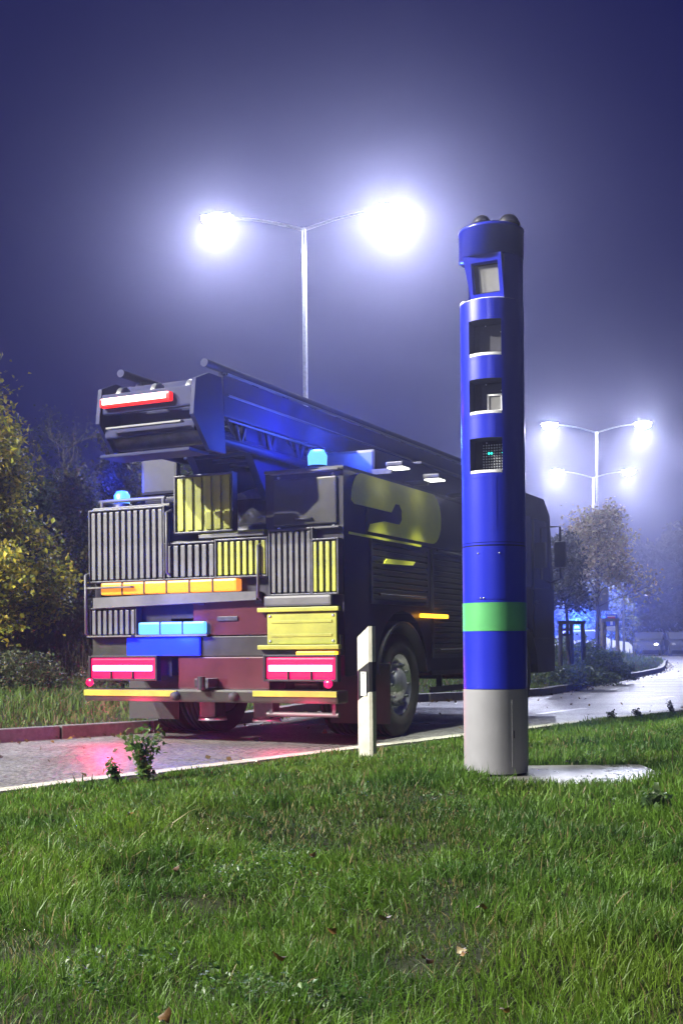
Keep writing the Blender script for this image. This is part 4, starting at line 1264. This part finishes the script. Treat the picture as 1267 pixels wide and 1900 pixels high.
# large trees standing dim in the fog
for i, (px, Y, h, sp, lab) in enumerate(((1212, 128, 10.1, 5.5, 'large dim tree in the fog behind the parked cars'),
                                         (1290, 118, 10.2, 6.5, 'largest dim tree in the fog at the right edge'),
                                         (960, 126, 9.8, 3.6, 'dim tree in the fog behind the fire engine cab'),
                                         (20, 62, 8.5, 3.2, 'dim tree in the fog behind the yellow autumn tree'))):
    q = at(px, 1195, Y)
    tree('foggy_tree', (q.x, Y, -0.12), h, 0.22, 1.2, (lambda s_: (lambda t: s_*(1-0.65*t)+0.3))(sp), 34, 60+i, lab, 16000, 0.55, DARK, 0.5, 1, 0.5, 'trees in the fog', twig=4)

# ------------------------------------------------------------------ signs, posts, wall and cars on the right
q = at(1112, 1112, 35.0); 
t = empty('sign_board', (q.x, 35.0, vz(q.x, 35)), R(4), 'blank grey back of a tall traffic board behind the golden tree', 'traffic sign', 'road signs')
hz = q.z - vz(q.x, 35)
MB().box(-0.23, 0.23, -0.012, 0.012, hz-0.34, hz+0.33, bev=0.006).build('board', M['signback'], t)
for xx in (-0.245, 0.231): MB().box(xx, xx+0.014, -0.016, 0.016, hz-0.35, hz+0.34).build('board_rim', M['steel'], t)
MB().tube([(0, 0.05, -0.1), (0, 0.05, hz+0.2)], 0.038, 12).build('post', M['steel'], t)
q = at(1133, 1152, 44.0)
t = empty('dead_end_sign', (q.x, 44.0, vz(q.x, 44)), R(-3), 'blue dead-end road sign with a white plate below, on a thin post', 'traffic sign', 'road signs')
hz = q.z - vz(q.x, 44)
MB().tube([(0, 0.04, -0.1), (0, 0.04, hz+0.25)], 0.03, 10).build('post', M['steel'], t)
pl = MB().box(-0.21, 0.21, -0.01, 0.01, hz-0.19, hz+0.25, bev=0.004).build('blue_plate', M['signblue'], t)
MB().box(-0.045, 0.045, -0.016, -0.011, hz-0.15, hz+0.08).build('white_stem', M['signwhite'], pl)
MB().box(-0.135, 0.135, -0.016, -0.011, hz+0.081, hz+0.16).build('red_crossbar', M['signred'], pl)
MB().box(-0.155, 0.155, -0.0135, -0.011, hz+0.161, hz+0.185).build('white_trim', M['signwhite'], pl)
MB().box(-0.21, 0.21, -0.01, 0.01, hz-0.36, hz-0.205, bev=0.004).build('white_plate', M['signwhite'], t)
q = at(1155, 1075, 47.0)
t = empty('path_lamp', (q.x, 47.0, vz(q.x, 47)), 0, 'thin unlit lamp post with a short arm right of the blue road sign', 'lamp post')
hz = q.z - vz(q.x, 47)
MB().tube([(0, 0, -0.1), (0, 0, hz)], [0.05, 0.035], 10).build('pole', M['steel'], t)
MB().box(-0.12, 0.34, -0.07, 0.07, hz, hz+0.05, bev=0.015).build('lamp_head', M['darksteel'], t)
def car(loc, rz, label, mt, lamps=True):
    t = empty('parked_car', loc, rz, label, 'car', 'cars parked in the fog')
    prof = [(-2.1, 0.35), (-2.1, 0.80), (-1.95, 0.92), (-1.45, 0.95), (-0.95, 1.42), (0.45, 1.45), (1.15, 0.98), (1.95, 0.86), (2.12, 0.66), (2.12, 0.35)]
    MB().prism([(x, z) for x, z in prof], -0.86, 0.86, 'XZ').build('body', mt, t)
    for y0, y1 in ((-0.872, -0.862), (0.862, 0.872)):
        MB().prism([(-1.28, 0.98), (-0.90, 1.37), (0.40, 1.39), (0.98, 0.98)], y0, y1, 'XZ').build('side_window', M['cabglass'], t)
    w = MB(); w.add([(0.52, -0.76, 1.43), (0.52, 0.76, 1.43), (1.16, 0.78, 1.0), (1.16, -0.78, 1.0)], [(0, 1, 2, 3)])
    w.build('windscreen', M['cabglass'], t)
    for x in (-1.3, 1.35):
        for y in (-0.78, 0.78):
            wl = MB().lathe([(0.001, -0.1), (0.2, -0.1), (0.31, -0.09), (0.32, 0), (0.31, 0.09), (0.2, 0.1), (0.001, 0.1)], 18, 'Y', center=(x, y, 0.32)).build('wheel', M['rubber'], t)
    for y in (-0.62, 0.62):
        MB().sphere((2.09, y, 0.70), 0.05, 0.13, 0.075, 10, 8).build('headlight', M['headlight'] if (lamps and y > 0) else M['paleglass'], t)
    return t
q = at(1205, 1195, 74.0)
car((q.x, 74.0, 0.0), R(-112), 'pale parked car with one bright headlight, left of the two in the fog', M['carpaint'])
q = at(1262, 1195, 72.0)
car((q.x, 72.0, 0.0), R(-100), 'dark parked car cut off by the right edge of the picture', M['cardark'], False)

q = at(1082, 1195, 55.5)
pc = car((q.x, 55.5, 0.0), R(-8), 'pale car with an added blue roof light behind the island and dark stake frame', M['carwhite'], False)
lbm = MB().box(-0.45, -0.20, -0.5, 0.5, 1.455, 1.50, bev=0.01).build('light_bar', M['black'], pc)  # added roof beacon, put in to turn the bushes blue
for y in (-0.46, 0.10):
    MB().box(-0.43, -0.22, y, y+0.36, 1.502, 1.60, bev=0.03).build('beacon_dome', M['bluelight'], lbm)
bl3 = bpy.data.lights.new('beacon_light', 'POINT'); bl3.energy = 5200; bl3.color = (0.03, 0.12, 1.0); bl3.shadow_soft_size = 0.12
bo3 = bpy.data.objects.new('beacon_light', bl3); COL.objects.link(bo3); bo3.parent = lbm; bo3.location = (-0.32, 0, 1.85)

# ------------------------------------------------------------------ grass blades
def blades(name, X, Y, Z, H, Wd, cols, lean, label=None):
    n = len(X)
    a = RNG.uniform(0, 2*PI, n)
    la = lean[0] + RNG.normal(0, 1.9, n)
    ld = np.stack([np.cos(la), np.sin(la), np.zeros(n)], -1)
    bend = (np.abs(RNG.normal(0.45, 0.35, n)) + 0.05)[:, None]*lean[1][:, None]
    sdir = np.stack([np.cos(a), np.sin(a), np.zeros(n)], -1)
    base = np.stack([X, Y, Z-0.012], -1)
    h = H[:, None]; w = Wd[:, None]
    up = np.array([0, 0, 1.0])
    def pt(t): return base + up*h*(t - 0.32*bend*t*t) + ld*h*bend*t*t*0.95
    p0, p1, p2, p3 = pt(0), pt(0.4), pt(0.75), pt(1.0)
    V = np.stack([p0-sdir*w*.5, p0+sdir*w*.5, p1-sdir*w*.46, p1+sdir*w*.46, p2-sdir*w*.28, p2+sdir*w*.28, p3], 1)
    o = (np.arange(n)*7)[:, None]
    q = np.concatenate([o+np.array([0, 1, 3, 2]), o+np.array([2, 3, 5, 4])])
    t = o+np.array([4, 5, 6])
    me = bpy.data.meshes.new(name)
    fast_mesh(me, V.reshape(-1, 3), tris=t, quads=q)
    C = np.repeat(np.concatenate([cols, np.ones((n, 1))], 1), 7, axis=0)
    at_ = me.attributes.new('tint', 'FLOAT_COLOR', 'POINT'); at_.data.foreach_set('color', C.astype(np.float32).ravel())
    me.materials.append(M['blade'])
    return link(name, me)

def lawn():
    # sample evenly in the picture's foreground: more blades near, wider ones far
    N = 900000
    d = 1.55 + (17.5-1.55)*RNG.random(N)**1.55
    x = (RNG.random(N)*2-1)*(0.335*d+0.35)
    dens = np.interp(d, [1.5, 3, 5, 8, 12, 17.5], [1.0, 1.0, 0.9, 0.6, 0.42, 0.30])
    area = 1.55*(np.maximum((d-1.55)/15.95, 1e-4))**0.355   # undo the sampling bias along depth
    wgt = dens*(0.335*d+0.35)/2.0*area
    keep = RNG.random(N) < np.clip(wgt*0.75, 0, 1)
    p = -perp(x, d)
    keep &= p > 0.10
    keep &= ~((x > SLAB[0]-0.0) & (x < SLAB[1]+0.0) & (d > SLAB[2]+0.02) & (d < SLAB[3]-0.02))
    x = x[keep]; d = d[keep]; p = p[keep]; n = len(x)
    g = fnoise(x, d, 1.7, 20); g2 = fnoise(x, d, 4.5, 30); g3 = fnoise(x, d, 0.8, 40)
    H = (0.016 + 0.080*g**1.7 + 0.048*g2)*RNG.uniform(0.5, 1.45, n)
    H *= np.interp(p, [0, 0.3, 1.2], [0.55, 0.8, 1.0])
    tall = RNG.random(n) < 0.012; H[tall] *= 1.6
    # worn hollows
    hollow = sstep(0.52, 0.72, fnoise(x, d, 1.9, 55)); H *= 1-0.5*hollow
    # short near the slab
    ds = np.maximum(np.maximum(SLAB[0]-x, x-SLAB[1]), np.maximum(SLAB[2]-d, d-SLAB[3])); H *= np.interp(ds, [0, 0.10, 0.3], [1.15, 1.25, 1.0])
    Wd = np.clip(0.00115*d, 0.0026, 0.010)*RNG.uniform(0.7, 1.4, n)
    base = np.array([[0.074, 0.150, 0.014]]); yel = np.array([[0.115, 0.178, 0.018]]); dk = np.array([[0.030, 0.080, 0.010]]); dry = np.array([[0.17, 0.14, 0.06]])
    u = fnoise(x, d, 1.1, 60)[:, None]; u2 = fnoise(x, d, 3.2, 70)[:, None]
    c = base*(1-np.clip((u-0.5)*2.4, 0, 1)) + yel*np.clip((u-0.5)*2.4, 0, 1)
    k = np.clip((0.54-u2)*3.4, 0, 0.85); c = c*(1-k)+dk*k
    mo = (hollow*0.55)[:, None]; c = c*(1-mo) + np.array([[0.030, 0.055, 0.012]])*mo
    dr = (RNG.random(n) < 0.045 + 0.10*hollow)[:, None]; c = np.where(dr, dry, c)
    c = np.clip(c*RNG.normal(1, 0.22, (n, 1)), 0.004, 0.5)
    lean = (fnoise(x, d, 1.3, 80)*2*PI*1.5, 0.5+1.1*fnoise(x, d, 2.0, 90))
    o = blades('grass', x, d, bank_z(x, d), H, Wd, c, lean)
    tag(o, 'rough wet green grass covering the bank in the foreground', 'grass', kind='stuff')
    print('blades', n)
lawn()

def verge_grass():
    N = 150000
    yy = 6 + (54-6)*RNG.random(N)**1.25
    xx = (RNG.random(N)*2-1)*(0.34*yy+0.5)
    ok = inside(POLY, xx, yy)
    xx = xx[ok]; yy = yy[ok]; kd = kerb_dist(xx, yy)
    ok = (kd > 0.16) & (kd < 9); xx = xx[ok]; yy = yy[ok]; kd = kd[ok]; n = len(xx)
    g = fnoise(xx, yy, 0.8, 120)
    H = (0.05+0.16*g*g+0.10*sstep(0.5, 2.5, kd))*RNG.uniform(0.5, 1.4, n)
    # the tall mound of grass at the end of the island
    end = sstep(4.2, 1.0, np.hypot((xx-11.0)/1.0, (yy-45.5)/1.6)); H *= 1+1.6*end
    Wd = 0.0011*yy*RNG.uniform(0.7, 1.4, n)
    c = np.array([[0.055, 0.10, 0.02]])*(1-g[:, None]) + np.array([[0.09, 0.14, 0.03]])*g[:, None]
    br = (RNG.random(n) < 0.15)[:, None]; c = np.where(br, np.array([[0.13, 0.10, 0.05]]), c)
    c = np.clip(c*RNG.normal(1, 0.2, (n, 1)), 0.004, 0.5)
    o = blades('verge_grass', xx, yy, verge_z(xx, yy), H, Wd, c, (RNG.uniform(0, 6.28, n), np.ones(n)))
    tag(o, 'longer grass on the verge and island beyond the road', 'grass', kind='stuff')
verge_grass()

# leafy weed sticking up at the edge of the bank, and smaller ones
def weed(x, y, h, n_st, label, seed, size=0.035, cols=GREEN, group=None):
    z = float(bank_z(np.array([x]), np.array([y]))[0])
    t = empty('weed', (x, y, z), 0, label, 'weed', group)
    rg = np.random.default_rng(seed); b = MB(); P = []
    for k in range(n_st):
        a = rg.uniform(0, 2*PI); s = rg.uniform(0.15, 0.5)*h; hh = h*rg.uniform(0.55, 1.0)
        pts = [(0.02*rg.normal(), 0.02*rg.normal(), -0.02)]
        for i in range(1, 6):
            u = i/5; pts.append((math.cos(a)*s*u*u, math.sin(a)*s*u*u, hh*u))
        b.tube(pts, [0.0035*(1-0.7*i/5) for i in range(6)], 5, caps=False)
        for i in range(1, 6):
            for j in range(8):
                P.append(np.array(pts[i]) + rg.normal(0, size*0.55, 3))
    b.build('stems', M['weedstem'], t)
    P = np.array(P)
    link('leaves', leaf_mesh('leaves', P, size, tints(len(P), cols)), t)
M['weedstem'] = mat('weed_stem', (0.07, 0.10, 0.03), 0.6, 0, 0.2, 20)
q = at(268, 1450, 7.75)
weed(q.x, q.y, 0.36, 13, 'bushy leafy weed standing up at the road edge on the left', 71, 0.04, [(0.08, 0.16, 0.03), (0.12, 0.20, 0.045), (0.05, 0.11, 0.025)], 'weeds in the grass')
q = at(215, 1452, 7.6)
weed(q.x, q.y, 0.17, 6, 'smaller leafy weed just left of the bushy one at the road edge', 72, 0.034, GREEN, 'weeds in the grass')
for i, (px, py, Y, h, lab) in enumerate(((1183, 1335, 13.6, 0.13, 'thin dark weed against the bright road, left of the pair at the far right'),
                                         (1245, 1328, 14.3, 0.16, 'thin dark weed against the bright road at the far right edge'),
                                         (1130, 1340, 13.0, 0.12, 'thin weed on the grass edge nearest the tower against the bright road'))):
    q = at(px, py, Y)
    weed(q.x, q.y, h, 4, lab, 80+i, 0.03, [(0.02, 0.03, 0.012), (0.035, 0.05, 0.02)], 'weeds in the grass')
q = at(1215, 1520, 4.9)
weed(q.x, q.y, 0.09, 8, 'dark broad-leaved weed in the grass at the right edge', 91, 0.036, [(0.06, 0.10, 0.035), (0.045, 0.08, 0.03)], 'weeds in the grass')

# clover and small broad leaves low in the grass, and dew
def clover():
    N = 60000
    d = 1.6 + 8.0*RNG.random(N)**1.4; x = (RNG.random(N)*2-1)*(0.32*d+0.2)
    k = (fnoise(x, d, 2.4, 140) > 0.70) & (-perp(x, d) > 0.25)
    k &= ~((x > SLAB[0]-0.03) & (x < SLAB[1]+0.03) & (d > SLAB[2]-0.03) & (d < SLAB[3]+0.03))
    x = x[k]; d = d[k]; n = len(x)
    P = np.stack([x, d, bank_z(x, d) + RNG.uniform(0.015, 0.07, n)], -1)
    o = link('clover', leaf_mesh('clover', P, 0.013, tints(n, [(0.045, 0.10, 0.02), (0.03, 0.075, 0.02), (0.08, 0.13, 0.04)]), 0.0))
    tag(o, 'low clover and small broad leaves between the grass blades', 'clover', kind='stuff')
    b = MB(); nd = 600
    i = RNG.integers(0, n, nd)
    dd = 1.7 + 7.0*RNG.random(nd)**1.3; dx = (RNG.random(nd)*2-1)*(0.31*dd)
    ok = (-perp(dx, dd) > 0.3) & ~((dx > SLAB[0]-0.03) & (dx < SLAB[1]+0.03) & (dd > SLAB[2]-0.03) & (dd < SLAB[3]+0.03))
    for xx, yy, zz in zip(dx[ok], dd[ok], bank_z(dx[ok], dd[ok]) + RNG.uniform(0.04, 0.10, int(ok.sum()))):
        rr = 0.0011 + 0.00028*yy*RNG.uniform(0.4, 1.2); b.sphere((xx, yy, zz), rr, n=6, m=4)
    me = bpy.data.meshes.new('dew'); me.from_pydata(b.v, [], b.f); me.polygons.foreach_set('use_smooth', [True]*len(b.f))
    me.materials.append(M['dew']); tag(link('dew', me), 'drops of dew glinting on the grass', 'dew', kind='stuff')
M['dew'] = mat('dew_drop', (0.05, 0.06, 0.04), 0.06, 0, 0.1, 40, coat=1.0, spec=1.0)
clover()

def litter():
    pts = [q for q, a in arc_walk(near, 0.05)]
    P = []
    for p in pts:
        if RNG.random() < 0.55:
            off = abs(RNG.normal(0, 0.16)) + 0.09
            P.append((p.x + ED.y*off + RNG.normal(0, .03), p.y - ED.x*off + RNG.normal(0, .03), 0.012 + RNG.random()*0.012))
    for k in range(240):
        yy = 6+30*RNG.random()**1.3; xx = (RNG.random()*2-1)*0.33*yy
        if float(perp(xx, yy)) > 0.15 and not inside(POLY, np.array([xx]), np.array([yy]))[0]: P.append((xx, yy, 0.012))
    P = np.array(P)
    o = link('leaf_litter', leaf_mesh('leaf_litter', P, 0.055, tints(len(P), [(0.10, 0.07, 0.03), (0.16, 0.11, 0.03), (0.06, 0.04, 0.02)]), 0.0))
    tag(o, 'small wet autumn leaves scattered on the road and along the kerb', 'leaf litter', kind='stuff')
litter()

# fallen leaves
LEAFC = [(0.15, 0.09, 0.018), (0.10, 0.05, 0.012), (0.15, 0.115, 0.05), (0.08, 0.04, 0.02)]
spots = [(240, 1508, 0), (505, 1472, 2), (325, 1612, 3), (580, 1588, 0), (615, 1725, 1), (892, 1682, 0), (862, 1768, 1), (935, 1872, 0),
         (305, 1888, 1), (715, 1702, 2), (1050, 1413, 1), (855, 1762, 2), (790, 1780, 1), (520, 1775, 1)]
words = ['leaf lying in the grass below the leafy weed at the left', 'pale leaf in the grass between the weed and the marker post', 'dark brown leaf in the middle left of the grass',
         'ochre leaf upright in the grass left of centre', 'rust leaf in the grass below the ochre one', 'ochre leaf in the grass below the tower', 'rust leaf lying deeper in the grass below the tower',
         'ochre leaf at the bottom edge right of centre', 'rust leaf at the bottom edge left of centre', 'pale leaf in the middle of the grass', 'rust leaf at the back of the concrete slab',
         'pale leaf beside the deeper rust leaf below the tower', 'rust leaf left of the pale one below the tower', 'rust leaf in the lower middle of the grass']
for (px, py, k), wd in zip(spots, words):
    # intersect the view ray with the bank
    lo, hi = 1.3, 14.0
    for _ in range(40):
        mid = (lo+hi)/2; p = at(px, py, mid)
        zz = float(bank_z(np.array([p.x]), np.array([mid]))[0]) + 0.055
        if p.z > zz: lo = mid
        else: hi = mid
    p = at(px, py, lo)
    s = random.uniform(0.014, 0.021); b = MB(); n = 9; vs = [(0, 0, 0)]
    for i in range(n):
        a = 2*PI*i/n; r_ = s*(1.0 if i % 2 == 0 else 0.62)*(1.25 if i == 0 else 1)
        vs.append((r_*math.cos(a), r_*math.sin(a)*0.8, s*0.35*math.cos(2*a)))
    b.add(vs, [(0, 1+i, 1+(i+1) % n) for i in range(n)], True)
    key = 'fallen%d' % k
    if key not in M: M[key] = mat('fallen_leaf_tint', LEAFC[k], 0.5, 0, 0.25, 40)
    o = b.build('fallen_leaf', M[key]); o.location = p
    o.rotation_euler = (random.uniform(0.2, 0.9), random.uniform(-0.5, 0.5), random.uniform(0, 6.28))
    tag(o, wd, 'leaf', 'fallen leaves in the grass')

# ------------------------------------------------------------------ haze
fm_ = bpy.data.materials.new('haze_air'); fm_.use_nodes = True
nt = fm_.node_tree
for n in list(nt.nodes):
    if n.type == 'BSDF_PRINCIPLED': nt.nodes.remove(n)
pv = nt.nodes.new('ShaderNodeVolumePrincipled')
pv.inputs['Color'].default_value = (0.70, 0.71, 1.0, 1)
pv.inputs['Density'].default_value = FOG
pv.inputs['Anisotropy'].default_value = FOG_G
nt.links.new(pv.outputs['Volume'], nt.nodes['Material Output'].inputs['Volume'])
hz = MB().box(-260, 260, -200, 320, -1.2, 10.75).build('haze', fm_)
tag(hz, kind='stuff')
